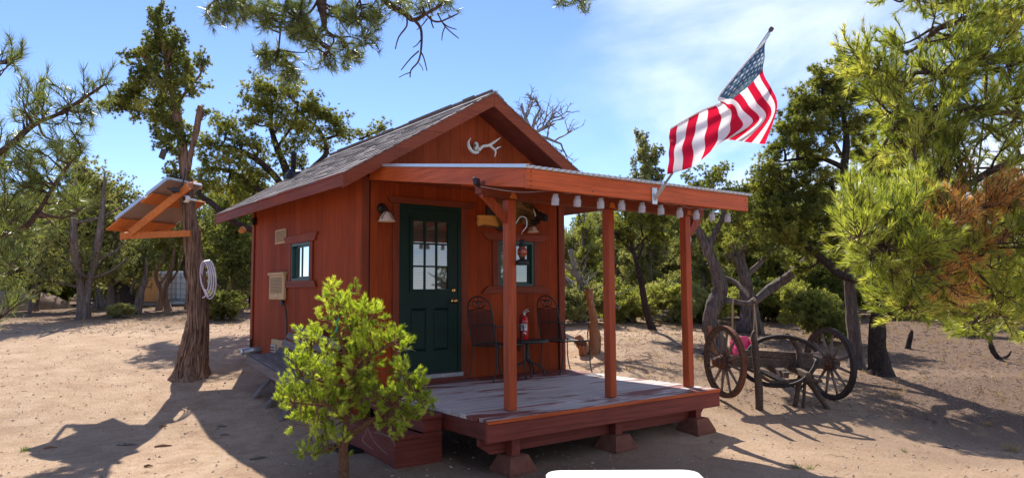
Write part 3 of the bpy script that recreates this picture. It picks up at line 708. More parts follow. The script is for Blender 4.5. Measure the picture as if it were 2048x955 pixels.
# ================================================================== THINGS ON AND ROUND THE CABIN
# ---- flag and pole
B0 = Vector((1.605, FY-.02, 1.965)); TIP = Vector((1.64, -4.27, 3.22)); pd_ = (TIP-B0).normalized()
fp = thing('flagpole', 'silver flagpole slanting up from a bracket on the porch fascia', 'flagpole', B0)
MB().tube([B0-pd_*.02, TIP], .0125, 10).build('pole', 'galv', fp, True)
br = MB().cbox((B0.x-.035, FY-.014, 1.90), (B0.x+.035, FY-.0015, 2.06), .004); br.tube([B0-pd_*.03, B0+pd_*.16], .02, 10); br.build('bracket', 'galv', fp)
MB().lathe([(.014, 0), (.019, .006), (.019, .03), (.012, .036), (0, .038)], TIP, pd_, n=12).build('finial', 'bone_dark', fp, True)
MB().tube([TIP-pd_*.02+Vector((.02, 0, 0)), TIP-pd_*.16+Vector((.02, 0, -.01))], .006, 6).build('clip', 'galv', fp)
def flag():
    Z8 = lambda x, y: (1280+x/2.389, 40+y/2.389)
    us = [0, .20, .385, .538, .75, 1.0]; vs_ = [0, .2, .4, .6, .8, 1]
    G = [[(612, 115), (603, 180), (596, 250), (636, 345), (667, 440), (600, 607)],
         [(497, 240), (520, 272), (540, 318), (572, 395), (622, 470), (512, 598)],
         [(391, 374), (420, 390), (452, 390), (490, 440), (545, 500), (428, 583)],
         [(392, 408), (420, 428), (440, 440), (442, 490), (434, 545), (384, 603)],
         [(296, 448), (292, 490), (280, 540), (268, 590), (268, 650), (262, 705)],
         [(150, 530), (147, 570), (144, 612), (141, 655), (138, 700), (135, 745)]]
    dd = [[5.80, 5.74, 5.66, 5.70, 5.76, 5.94], [5.84, 5.76, 5.72, 5.78, 5.66, 5.89], [5.92, 5.88, 5.86, 5.86, 5.70, 5.90],
          [6.00, 6.0, 5.98, 5.94, 5.90, 5.96], [6.08, 6.10, 6.12, 6.14, 6.14, 6.18], [6.40, 6.42, 6.42, 6.44, 6.50, 6.52]]
    P = [[np.array(D(*Z8(*G[i][j]), dd[i][j])) for j in range(6)] for i in range(6)]
    def cr(a, b, c, d, t): return .5*((2*b)+(c-a)*t+(2*a-5*b+4*c-d)*t*t+(3*b-a-3*c+d)*t**3)
    def line(p, k, u):
        i = min(max(int(np.searchsorted(k, u, 'right'))-1, 0), 4); t = (u-k[i])/(k[i+1]-k[i])
        return cr(p[max(i-1, 0)], p[i], p[i+1], p[min(i+2, 5)], t)
    def S(u, v):
        u = min(max(u, 0), 1); v = min(max(v, 0), 1)
        q = line([line(P[i], vs_, v) for i in range(6)], us, u)
        w = .018*math.sin(v*17+u*5)+.012*math.sin(u*21-v*6)
        return Vector(q)+Vector(FW)*w
    nu, nv = 52, 60; vv = []; ff = []
    for i in range(nu+1):
        for j in range(nv+1): vv.append(S(i/nu, j/nv))
    mi = []
    for i in range(nu):
        for j in range(nv):
            a = i*(nv+1)+j; ff.append((a, a+1, a+nv+2, a+nv+1))
            s = int((i+.5)/nu*13); mi.append(2 if (s < 5 and (j+.5)/nv < .4) else s % 2)
    me = bpy.data.meshes.new('flag'); o0 = vv[0]
    me.from_pydata([tuple(v-o0) for v in vv], [], ff)
    def cloth(n, c, tr):
        m = Mat(n, .8, .1); f = m.noise(14, (1, 1, 1), 3); m.col(m.val(c, f, .92, 1.06)); w = m.noise(400, (1, 1, 1), 1); m.bump(w, .1, .001)
        t = m.n('ShaderNodeBsdfTranslucent'); t.inputs[0].default_value = c; mx = m.n('ShaderNodeMixShader'); mx.inputs[0].default_value = tr
        m.L.new(m.b.outputs[0], mx.inputs[1]); m.L.new(t.outputs[0], mx.inputs[2]); m.L.new(mx.outputs[0], m.N['Material Output'].inputs[0]); MATS[n] = m.m; return m.m
    for m in (cloth('flag_red', (.60, .012, .045, 1), .42), cloth('flag_white', (.84, .80, .80, 1), .42), cloth('flag_blue', (.075, .165, .235, 1), .32), cloth('star_white', (.86, .86, .86, 1), .25)):
        if m.name != 'star_white': me.materials.append(m)
    me.polygons.foreach_set('material_index', mi); me.polygons.foreach_set('use_smooth', [True]*len(ff)); me.update()
    fo = bpy.data.objects.new('flag', me); COL.objects.link(fo); fo.location = o0
    tag(fo, 'faded American flag with white stars and red stripes billowing above the porch', 'flag')
    H = 5/13; Wd = .4
    for r in range(9):
        nst = 6 if r % 2 == 0 else 5
        for c in range(nst):
            u0 = H*(r+1)/10; v0 = Wd*((2*c+1) if nst == 6 else (2*c+2))/12
            e = .002; p = S(u0, v0); nu_ = (S(u0+e, v0)-S(u0-e, v0)).cross(S(u0, v0+e)-S(u0, v0-e)).normalized()
            mb = MB()
            for sg in (1, -1):
                pts = []
                for k in range(10):
                    a = PI/2+k*PI/5; rr_ = (.019 if k % 2 == 0 else .0078)
                    du, dv = -rr_*math.sin(a), rr_*math.cos(a)*1.15
                    pts.append(S(u0+du, v0+dv)+nu_*.0025*sg)
                pts.append(p+nu_*.0025*sg)
                mb.add(pts, [(k, (k+1) % 10, 10) if sg > 0 else ((k+1) % 10, k, 10) for k in range(10)])
            s_ = mb.build('star', 'star_white', fo)
    MB().tube([S(i/40, 0)+Vector((0, 0, .003)) for i in range(41)], .008, 6).build('hem', 'flag_white', fo, True)
flag()
# ---- string of jar lights
jar_px = [(1112, 390), (1156, 394), (1202, 399), (1244, 404), (1285, 409), (1322, 414), (1360, 420), (1393, 425), (1424, 428), (1455, 432)]
jl = ['leftmost clear glass jar light in the row under the porch fascia', 'second jar light from the left, between the cabin corner and middle post', 'third jar light from the left, beside the top of the middle post',
      'fourth jar light from the left, just right of the middle post', 'fifth jar light from the left, just left of the flagpole bracket', 'sixth jar light from the left, just right of the flagpole bracket',
      'seventh jar light from the left, just left of the rightmost post', 'eighth jar light from the left, in front of the right knee brace', 'second jar light from the right end of the row', 'rightmost jar light at the end of the porch fascia']
jar0 = thing('jar_light', jl[0], 'jar light', (0, 0, 0), 'glass jar lights strung along the porch')
MB().lathe([(.024, 0), (.024, -.012), (.030, -.024), (.034, -.034), (.034, -.088), (.031, -.092), (.029, -.090), (.031, -.086), (.031, -.035), (.021, -.012), (.021, 0)], n=14, cap=False).build('jar', 'jar_glass', jar0)
MB().lathe([(.025, -.010), (.025, .006), (.012, .010), (.0, .011)], n=14).build('lid', 'grey_metal', jar0, True)
MB().lathe([(.010, -.004), (.011, -.03), (.014, -.042), (.0, -.056)], n=8).build('bulb', 'lamp_glass', jar0, True)
MB().tube([(0, 0, .01), (.004, 0, .035)], .002, 4).build('hanger', 'black_metal', jar0)
pts = []
for k, (px, py) in enumerate(jar_px):
    p = PY(px, py, FY+.06); j = jar0 if k == 0 else copy_tree(jar0); j['label'] = jl[k]; j.location = p; j.rotation_euler = (random.uniform(-.05, .05), random.uniform(-.06, .06), random.uniform(0, 3)); pts.append(p+Vector((.004, 0, .035)))
w = []
for a, b in zip(pts[:-1], pts[1:]): w += [a, (a+b)/2-Vector((0, 0, .018))]
w = [PY(962, 372, FY+.06), (PY(962, 372, FY+.06)+pts[0])/2-Vector((0, 0, .03))]+w+[pts[-1]]
tag(MB().tube(smoothpath(w, 3), .0018, 5).build('light_cord', 'grey_metal'), 'thin grey cord carrying the row of jar lights under the fascia', 'cord')
# ---- flood light with a solar lamp on the porch corner
t = thing('flood_light', 'small black square flood light mounted at the left end of the header beam', 'light', (.02, PY_-.05, 2.03))
M_ = Matrix.Translation(PY(955, 362, -2.42))@Matrix.Rotation(.5, 4, 'Z')@Matrix.Rotation(-.25, 4, 'X')
MB().cbox((-.045, -.012, -.035), (.045, .018, .035), .006, M_).build('housing', 'black_plastic', t); MB().cbox((-.036, -.0165, -.026), (.036, -.0125, .026), .002, M_).build('lens', 'panel_face', t)
MB().tube([M_@Vector((0, .02, -.01)), (.03, PY_-.05, 2.0)], .01, 6).build('bracket', 'black_plastic', t)
# ---- log slab, boar head on round shield
t = thing('log_slab', 'yellow varnished split log plaque with bark edge left of the boar head', 'plaque', (1.75, -.02, 2.0))
sp = [(1.585, 2.055), (1.60, 2.065), (1.9, 2.075), (2.10, 2.06), (2.12, 2.0), (2.10, 1.945), (1.9, 1.93), (1.68, 1.945), (1.60, 1.925), (1.59, 1.97), (1.60, 2.02)]
MB().prism([(a, -.05, b) for a, b in sp], (0, .045, 0)).build('slab', 'log_slab', t)
MB().tube(smoothpath([(a, -.028, b-.012) for a, b in sp[5:9]], 4), .010, 6).build('bark_edge', 'young_bark', t)
bt = thing('boar_head_mount', 'mounted brown boar head with white tusks on a round black shield', 'hunting trophy', (2.0, -.02, 2.13))
MB().lathe([(.262, 0), (.262, .02), (.24, .035), (0, .036)], (2.0, -.004, 2.135), (0, -1, 0), n=40).build('shield', 'black_plastic', bt, True)
# loft of elliptical sections from the shield outwards along -Y, nose dropping
S_ = [(-.03, 0, .17, .20), (-.10, .01, .17, .20), (-.18, .02, .155, .18), (-.26, .02, .135, .155), (-.33, .005, .115, .125), (-.39, -.025, .088, .095), (-.45, -.058, .062, .066), (-.51, -.085, .046, .050), (-.56, -.105, .042, .046), (-.585, -.113, .040, .044), (-.592, -.116, .02, .022)]
def boar():
    n = 20; vs = []; fs = []
    for k, (y, dz, rx, rz) in enumerate(S_):
        for j in range(n):
            th = 2*PI*j/n; c, s = math.cos(th), math.sin(th)
            r = 1+.05*noise.noise(Vector((c*2, s*2, y*9)))
            brow = .10*math.exp(-((y+.30)/.05)**2)*max(0, s)
            vs.append((2.0+rx*c*r*(1+.1*abs(s)), y, 2.125+dz+rz*s*r*(1+brow)-(.03*math.exp(-((y+.1)/.12)**2) if s < 0 else 0)))
    for k in range(len(S_)-1):
        for j in range(n): q = (j+1) % n; fs.append((k*n+j, k*n+q, (k+1)*n+q, (k+1)*n+j))
    fs.append(tuple((len(S_)-1)*n+j for j in range(n))[::-1]); 
    m = MB().add(vs, fs); hd = m.build('head', 'fur_skin', bt, True); return vs, n
mm = Mat('fur_skin', .85, .1); f = mm.noise(18, (1, 1, 1), 5, .7); sx = mm.n('ShaderNodeSeparateXYZ'); mm.L.new(mm.tc.outputs['Object'], sx.inputs[0])
snt = mm.mr(sx.outputs[1], -.30, -.42); c_ = mm.ramp(f, [(.3, (.10, .055, .022, 1)), (.5, (.28, .16, .06, 1)), (.75, (.45, .29, .12, 1))])
mm.col(mm.mix(snt, c_, (.030, .020, .016, 1))); mm.bump(f, .6, .01); MATS['fur_skin'] = mm.m
vs, n = boar()
# fur: short tapering hairs over neck, cheeks and crest
def fur():
    m = []; tint = []
    for q in range(5200):
        k = random.random()**1.1*6.2; i = int(k); fr = k-i; j = random.random()*n; jj = int(j)
        a = Vector(vs[i*n+jj]).lerp(Vector(vs[(i+1)*n+jj]), fr); b = Vector(vs[i*n+(jj+1) % n]).lerp(Vector(vs[(i+1)*n+(jj+1) % n]), fr); p = a.lerp(b, j-jj)
        ax = Vector((2.0, p.y, 2.125+np.interp(-p.y, [-s[0] for s in S_], [s[1] for s in S_]))); nn = (p-ax).normalized()
        th = math.atan2(nn.z, nn.x); crest = math.exp(-((th-PI/2)/.35)**2)
        l = .022+.02*random.random()+.05*crest*(i < 4)
        d = (nn*(.5+crest)+Vector((0, .8, 0))+Vector([random.uniform(-.3, .3) for _ in range(3)])).normalized()
        w_ = nn.cross(d).normalized()*.0028
        m += [p-w_, p+w_, p+d*l]; tt = min(1, max(0, .62+.25*noise.noise(p*9)-.55*crest-(.35 if th < -1 else 0)+random.uniform(-.15, .15))); tint += [tt]*3
    me = bpy.data.meshes.new('fur'); o0 = bt.location; me.from_pydata([tuple(v-o0) for v in m], [], [(3*i, 3*i+1, 3*i+2) for i in range(len(m)//3)])
    at = me.attributes.new('tint', 'FLOAT', 'POINT'); at.data.foreach_set('value', tint); me.materials.append(MATS['fur']); o = bpy.data.objects.new('fur', me); COL.objects.link(o); o.parent = bt; o['kind'] = 'stuff'
fur()
for s in (-1, 1):
    MB().add([(2.0+s*.07, -.20, 2.27), (2.0+s*.14, -.19, 2.25), (2.0+s*.155, -.15, 2.37), (2.0+s*.10, -.24, 2.29), (2.0+s*.10, -.17, 2.25)], [(0, 3, 2), (3, 1, 2), (1, 4, 2), (4, 0, 2)]).build('ear', 'fur_skin', bt)
    MB().tube(smoothpath([(2.0+s*.040, -.47, 2.035), (2.0+s*.065, -.485, 2.045), (2.0+s*.072, -.475, 2.085), (2.0+s*.066, -.46, 2.115)]), lerps([.011, .011, .008, .002], 19), 8).build('tusk', 'bone', bt, True)
    MB().ell((2.0+s*.095, -.345, 2.185), (.012, .014, .014)).build('eye', 'black_plastic', bt, True)
MB().lathe([(.046, 0), (.048, .014), (.040, .018), (.0, .016)], (2.0, -.585, 2.01), (0, -1, -.15), n=18).build('snout', 'rubber', bt, True)
MB().tube(smoothpath([(2.0, -.30, 1.995), (2.0, -.40, 1.965), (2.0, -.47, 1.965), (2.0, -.51, 1.985)]), lerps([.055, .045, .034, .02], 19), 10).build('jaw', 'fur_skin', bt, True)
RB_ = Matrix.Rotation(.42, 4, 'Z')@Matrix.Scale(1.08, 4)
for o in bt.children:
    if o.name.startswith('shield'): continue
    o.data.transform(Matrix.Translation((.02, 0, .02))@RB_)
# wall lamp on the right, between boar head and window
wall_lamp(2.44, 2.0, 'small bronze wall lamp with frosted bell shade under the boar head', .78)
# ---- antlers on the gable
an = thing('antler_skull', 'bleached deer skull cap with one branching antler on the gable', 'antlers', (1.6, -.05, 2.95))
def gp3(px, py, y=-.08): return PY(px, py, y)
sk = MB().ell(gp3(954, 292, -.05), (.038, .035, .065)); sk.ell(gp3(959, 298, -.07), (.034, .04, .030)); sk.build('skull', 'bone', an, True)
MB().ell(gp3(952, 290, -.085), (.018, .012, .020)).build('eye_socket', 'bone_dark', an, True)
MB().tube(smoothpath([gp3(958, 304, -.09), gp3(948, 303, -.12), gp3(940, 293, -.13), gp3(939, 283, -.12), gp3(944, 275, -.10)]), lerps([.018, .021, .022, .015, .005], 25), 8, wob=.1).build('antler', 'bone', an, True)
A_ = MB(); A_.tube(smoothpath([gp3(960, 299, -.08), gp3(968, 292, -.10), gp3(980, 290, -.13), gp3(990, 284, -.14), gp3(1003, 275, -.16)]), lerps([.021, .02, .02, .017, .006], 25), 8, wob=.1)
A_.tube(smoothpath([gp3(981, 290, -.13), gp3(989, 297, -.14), gp3(993, 303, -.13), gp3(991, 314, -.12)]), lerps([.018, .016, .013, .005], 19), 8, wob=.1); A_.tube(smoothpath([gp3(992, 299, -.14), gp3(998, 295, -.15), gp3(1004, 293, -.16)]), lerps([.013, .011, .004], 13), 8); A_.build('antler', 'bone', an, True)
# ---- lanterns
def lantern(label):
    t = thing('lantern', label, 'lantern', (0, 0, 0), 'rusty hurricane lanterns hung on porch posts')
    MB().lathe([(.055, 0), (.062, .008), (.062, .035), (.045, .05), (.022, .056), (.022, .07), (.03, .075)], n=20).build('tank', 'black_metal', t, True)
    MB().lathe([(.028, .076), (.043, .10), (.045, .125), (.035, .155), (.026, .17)], n=20, cap=False).build('globe', 'lantern_glass', t, True)
    MB().lathe([(.030, .168), (.034, .178), (.026, .19), (.024, .215), (.032, .22), (.020, .235), (0, .24)], n=16).build('chimney_cap', 'black_metal', t, True)
    for s in (-1, 1): MB().tube(smoothpath([(s*.05, 0, .04), (s*.066, 0, .07), (s*.062, 0, .14), (s*.05, 0, .185), (s*.02, 0, .205)]), .006, 6).build('side_tube', 'black_metal', t, True)
    m = MB()
    for z in (.10, .145): m.tube([(.047*math.cos(a), .047*math.sin(a), z) for a in np.linspace(0, 2*PI, 17)], .002, 4)
    m.build('globe_guard', 'black_metal', t)
    MB().tube(smoothpath([(-.055, 0, .19), (-.05, 0, .26), (0, 0, .30), (.05, 0, .26), (.055, 0, .19)]), .0025, 5).build('handle', 'black_metal', t, True)
    return t
lp = PY(1029, 529, -2.44)
l1 = lantern('black hurricane lantern with red brown globe on the left front post'); l1.location = (.475, PY_-.075, lp.z)
l1.rotation_euler = (0, 0, .6)
l2 = copy_tree(l1); l2['label'] = 'dark hurricane lantern with orange globe half hidden behind the rightmost post'; q = D(1391, 545, 7.9); l2.location = (2.985, PY_+.05, q.z-.02); l2.rotation_euler = (0, 0, 1.2)
for nm_, pp_, xx, yy, hz in (('lantern_hook', l1, .43, PY_-.03, 0), ('lantern_hook', l2, .937+2.0, PY_+.03, 0)):
    b = Vector(pp_.location)+Vector((0, 0, .295))
    hk = MB().tube(smoothpath([(xx, yy, b.z+.08), ((xx+b.x)/2+.01, (yy+b.y)/2-.01, b.z+.15), (b.x+.03, b.y-.02, b.z+.14), (b.x+.04, b.y-.02, b.z+.07), (b.x+.01, b.y, b.z+.02), (b.x-.008, b.y, b.z-.002), (b.x, b.y, b.z-.006)]), .0045, 6).build('lantern_hook', 'galv', None, True)
    tag(hk, 'curled silver wire hook holding the lantern on the left front post' if pp_ is l1 else 'curled wire hook holding the lantern on the rightmost post', 'hook')
# ---- patio chairs and table
def chair(label):
    t = thing('patio_chair', label, 'chair', (0, 0, 0), 'dark green metal mesh patio chairs')
    F = 'patio_metal'; r = .009
    # sitter looks to +x; seat z .42
    MB().tube(smoothpath([(-.22, -.23, .42), (-.24, -.235, .55), (-.28, -.235, .78), (-.30, -.20, .93), (-.315, -.10, 1.0), (-.32, 0, 1.02), (-.315, .10, 1.0), (-.30, .20, .93), (-.28, .235, .78), (-.24, .235, .55), (-.22, .23, .42)]), r, 7).build('back_frame', F, t, True)
    m = MB(); m.tube(smoothpath([(-.282, -.225, .84), (-.295, 0, .87), (-.282, .225, .84)]), .006, 6)
    for s in (-1, 1): m.tube(smoothpath([(-.295, .02*s, .88), (-.30, .10*s, .90), (-.303, .12*s, .95), (-.305, .06*s, .965), (-.30, .04*s, .92)]), .006, 6)
    m.tube([(-.315, 0, 1.01), (-.295, 0, .87)], .006, 6); m.tube(smoothpath([(-.30, .05, .94), (-.305, 0, .965), (-.30, -.05, .94)]), .007, 6); m.build('back_scroll', F, t, True)
    pan = []; nn = 6; hs = [.44, .55, .66, .78, .85]
    xs = [-.225, -.24, -.258, -.28, -.288]
    for z, x in zip(hs, xs):
        for k in range(nn+1): pan.append((x-.012*math.sin(PI*k/nn), -.228+.456*k/nn, z))
    MB().add(pan, [(i*(nn+1)+k, i*(nn+1)+k+1, (i+1)*(nn+1)+k+1, (i+1)*(nn+1)+k) for i in range(4) for k in range(nn)]).build('back_mesh', 'mesh_sling', t, True)
    MB().tube(smoothpath([(-.22, -.23, .42), (0, -.245, .425), (.22, -.24, .42), (.255, -.15, .405), (.26, 0, .40), (.255, .15, .405), (.22, .24, .42), (0, .245, .425), (-.22, .23, .42), (-.225, 0, .415), (-.22, -.23, .42)]), .009, 7).build('seat_frame', F, t, True)
    MB().add([(-.22, -.23, .42), (.22, -.235, .42), (.255, -.14, .407), (.255, .14, .407), (.22, .235, .42), (-.22, .23, .42), (0, 0, .40)], [(0, 1, 6), (1, 2, 6), (2, 3, 6), (3, 4, 6), (4, 5, 6), (5, 0, 6)]).build('seat_mesh', 'mesh_sling', t, True)
    MB().add([(.258, -.14, .405), (.258, .14, .405), (.262, .14, .335), (.262, -.14, .335)], [(0, 1, 2, 3)]).build('seat_apron', 'mesh_sling', t)
    for s in (-1, 1):
        MB().tube(smoothpath([(-.262, .235*s, .66), (-.20, .26*s, .655), (.05, .275*s, .655), (.17, .27*s, .65), (.20, .265*s, .63), (.185, .255*s, .52), (.20, .243*s, .42)]), .008, 6).build('arm', F, t, True)
        MB().tube(smoothpath([(.22, .235*s, .415), (.225, .245*s, .28), (.235, .24*s, .12), (.262, .235*s, .006)]), .009, 6).build('leg', F, t, True)
        MB().tube(smoothpath([(-.21, .23*s, .415), (-.215, .24*s, .28), (-.23, .235*s, .12), (-.27, .23*s, .006)]), .009, 6).build('leg', F, t, True)
        for x in (.262, -.27): MB().lathe([(.018, 0.001), (.018, .006), (.01, .012)], (x, .235*s, 0), n=10).build('foot', F, t)
    return t
c1 = chair('green mesh patio chair between the door and left front post'); c1.location = (1.66, -.36, 0); c1.rotation_euler = (0, 0, math.radians(5))
c2 = copy_tree(c1); c2['label'] = 'green mesh patio chair at the right corner of the cabin wall'; c2.location = (2.80, -.33, 0); c2.rotation_euler = (0, 0, math.radians(-4))
tb = thing('patio_table', 'small round green metal patio table holding the fire extinguisher', 'table', (2.10, -.40, 0))
MB().lathe([(.265, .432), (.275, .436), (.275, .458), (.265, .464), (0, .464)], (2.10, -.40, 0), n=36).build('tabletop', 'patio_metal', tb, True)
MB().lathe([(.02, .20), (.02, .432), (.05, .434)], (2.10, -.40, 0), n=12).build('column', 'patio_metal', tb)
for k in range(5):
    a = k*2*PI/5+.5; c_, s_ = math.cos(a), math.sin(a)
    MB().tube(smoothpath([(2.10+.01*c_, -.40+.01*s_, .26), (2.10+.04*c_, -.40+.04*s_, .19), (2.10+.13*c_, -.40+.13*s_, .15), (2.10+.20*c_, -.40+.20*s_, .10), (2.10+.215*c_, -.40+.215*s_, .006)]), .011, 7).build('leg', 'patio_metal', tb, True)
ex = thing('fire_extinguisher', 'red fire extinguisher with white label standing on the patio table', 'fire extinguisher', (2.03, -.42, .465))
X0, Y0, Z0 = 2.035, -.42, .465
MB().lathe([(.05, 0), (.054, .006), (.054, .235), (.050, .262), (.035, .285), (.018, .298), (.018, .31)], (X0, Y0, Z0), n=28).build('cylinder', 'ext_red', ex, True)
vd = (Vector((CAM.x, CAM.y, 0))-Vector((X0, Y0, 0))).normalized(); va = math.atan2(vd.y, vd.x)
lab = []; 
for i in range(11):
    a = va-.95+1.7*i/10; lab += [(X0+.0547*math.cos(a), Y0+.0547*math.sin(a), Z0+.12), (X0+.0547*math.cos(a), Y0+.0547*math.sin(a), Z0+.205)]
MB().add(lab, [(2*i, 2*i+2, 2*i+3, 2*i+1) for i in range(10)]).build('label', 'label_white', ex, True)
m = MB()
for (z0, z1, a0, a1) in ((.188, .196, -.7, .5), (.172, .180, -.7, .1), (.140, .150, -.6, .0), (.158, .164, -.7, .55)):
    v_ = []
    for i in range(6):
        a = va+a0+(a1-a0)*i/5; v_ += [(X0+.0552*math.cos(a), Y0+.0552*math.sin(a), Z0+z0), (X0+.0552*math.cos(a), Y0+.0552*math.sin(a), Z0+z1)]
    m.add(v_, [(2*i, 2*i+2, 2*i+3, 2*i+1) for i in range(5)])
m.build('label_print', 'ink', ex)
v_ = []
for i in range(6):
    a = va-.2+.7*i/5; v_ += [(X0+.0548*math.cos(a), Y0+.0548*math.sin(a), Z0+.078+.01*math.sin(i)), (X0+.0548*math.cos(a), Y0+.0548*math.sin(a), Z0+.100)]
MB().add(v_, [(2*i, 2*i+2, 2*i+3, 2*i+1) for i in range(5)]).build('sticker', 'label_white', ex)
MB().lathe([(.02, .31), (.02, .335), (.012, .34)], (X0, Y0, Z0), n=12).build('valve', 'galv', ex, True)
MB().beam((X0-.02, Y0, Z0+.34), (X0+.075, Y0-.01, Z0+.365), .018, .006).build('handle', 'galv', ex); MB().beam((X0-.02, Y0, Z0+.355), (X0+.06, Y0-.01, Z0+.392), .018, .005).build('lever', 'galv', ex)
MB().tube(smoothpath([(X0-.015, Y0, Z0+.325), (X0-.05, Y0, Z0+.315), (X0-.066, Y0, Z0+.27), (X0-.062, Y0, Z0+.17), (X0-.06, Y0, Z0+.10)]), .007, 7).build('hose', 'rubber', ex, True)
MB().tube(smoothpath([(X0-.062, Y0-.0, Z0+.21), (X0, Y0-.066, Z0+.21), (X0+.062, Y0, Z0+.21), (X0, Y0+.066, Z0+.21), (X0-.062, Y0, Z0+.21)]), .003, 5).build('strap', 'rubber', ex)
# ---- weathered bench against the left wall
bn = thing('plank_bench', 'weathered grey plank bench leaning along the left cabin wall', 'bench', (-.5, 2.2, .0))
A = Vector((-.72, 1.86, .262)); Bv = Vector((-.74, .12, .09)); ax = (Bv-A).normalized(); inw = Vector((1, 0, 0)); up_ = ax.cross(inw); up_ = -up_ if up_.z < 0 else up_
Mb = Matrix((ax, inw, up_)).transposed().to_4x4(); Mb.translation = A; Lb = (Bv-A).length
MB().cbox((0, -.02, -.088), (Lb, .018, .022), .006, Mb).build('apron_board', 'grey_wood', bn)
for k in range(4): MB().cbox((random.uniform(-.015, .01), .021+k*.098, -.004), (Lb+random.uniform(-.02, .02), .113+k*.098, .030), .006, Mb).build('seat_board', 'grey_wood', bn)
for k in range(4):
    q = Mb@Matrix.Translation((0, .40+k*.047, .065+k*.102))@Matrix.Rotation(1.12, 4, 'X')
    MB().cbox((.0+k*.035, -.046, -.016), (Lb-.03, .046, .016), .008, q).build('back_slat', 'grey_wood', bn)
for x in (.30, .78, 1.32):
    p0 = Mb@Vector((x, .40, -.03)); MB().beam(p0, (p0.x-.42, p0.y-.02, gz(p0.x-.42, p0.y)-.02), .038, .10, (0, 1, 0)).build('leg', 'grey_wood', bn)
    p0 = Mb@Vector((x+.05, .05, -.05)); MB().beam(p0, (p0.x+.36, p0.y-.02, gz(p0.x+.36, p0.y)-.02), .038, .09, (0, 1, 0)).build('leg', 'grey_wood', bn)
    MB().beam(Mb@Vector((x, .44, -.02)), Mb@Vector((x, .60, .42)), .04, .05, (0, 1, 0)).build('back_support', 'grey_wood', bn)
p = A+Vector((.06, .06, .05))
dr = thing('downspout', 'short grey metal pipe end resting at the far end of the bench', 'pipe', p)
MB().tube([p+Vector((-.10, .05, .0)), p+Vector((.14, .0, .03))], .045, 14, cap=True).build('pipe', 'grey_metal', dr, True); MB().lathe([(.05, 0), (.05, .02)], p+Vector((-.115, .05, 0)), (1, -.2, .1), n=14).build('rim', 'galv', dr)
# ---- garden stake lamp and metal grate by the steps
g = GP(803, 915); st = thing('garden_stake', 'blue green metal boot stake with ball top by the steps', 'stake', g)
tp = g+Vector((-.015, 0, .21)); MB().tube([g+Vector((-.02, .01, -.02)), g+Vector((-.02, .01, .10)), tp-Vector((0, 0, .03))], [.016, .014, .011], 10).build('shaft', 'stake_green', st, True)
MB().ell(tp, (.030, .030, .030)).build('ball', 'stake_green', st, True)
MB().ell(g+Vector((.05, -.03, .012)), (.065, .045, .028), 12, 8).build('foot', 'rubber', st, True)
g = GP(715, 893); gr = thing('boot_grate', 'black rubber grid mat lying on the dirt by the steps', 'mat', g)
for k in range(9): MB().cbox((-.24, -.20+k*.05, .002), (.24, -.185+k*.05, .030), .003, Matrix.Translation(g)@Matrix.Rotation(-.05, 4, 'Z')).build('slat', 'rubber', gr)
for k in range(7): MB().cbox((-.24+k*.077, -.20, .001), (-.228+k*.077, .215, .022), .003, Matrix.Translation(g)@Matrix.Rotation(-.05, 4, 'Z')).build('crossbar', 'rubber', gr)
# ---- white folding table at the bottom edge of the picture
tc_ = CAM+FH*3.36+RT*.50; tz = .20
tc_ = PZ(1236, 955, tz); 
wt = thing('folding_table', 'white plastic table top with rounded corners at the bottom edge', 'table', (tc_.x, tc_.y, gz(tc_.x, tc_.y)))
def rrect(hw, y0, y1, r, z):
    o = []
    for cx, cy, a0 in ((hw-r, y1-r, 0), (-hw+r, y1-r, PI/2), (-hw+r, y0+r, PI), (hw-r, y0+r, 1.5*PI)):
        for k in range(9): a = a0+k*PI/16; o.append((cx+r*math.cos(a), cy+r*math.sin(a), z))
    return o
far = PZ(1236, 940.5, tz); near_v = FH; O = Vector((far.x, far.y, 0)); hw = .372
def TT(q): return O+RT*q[0]+FH*q[1]+Vector((0, 0, q[2]))
rings = [rrect(hw-.004, -1.196, -.004, .075, tz-.045), rrect(hw, -1.2, 0, .08, tz-.04), rrect(hw, -1.2, 0, .08, tz-.006), rrect(hw-.006, -1.194, -.006, .075, tz)]
vs2 = [TT(q) for r in rings for q in r]; k_ = len(rings[0]); fs2 = [(i*k_+j, i*k_+(j+1) % k_, (i+1)*k_+(j+1) % k_, (i+1)*k_+j) for i in range(3) for j in range(k_)]
fs2 += [tuple(range(k_))[::-1], tuple(3*k_+j for j in range(k_))]
MB().add(vs2, fs2).build('tabletop', 'white_plastic', wt)
for sx_ in (-1, 1):
    for yy in (-.12, -1.08):
        a = TT((sx_*(hw-.09), yy, tz-.045)); b = TT((sx_*(hw-.05), yy, 0)); b.z = gz(b.x, b.y)
        MB().tube([a, b], .014, 8).build('leg', 'galv', wt, True)
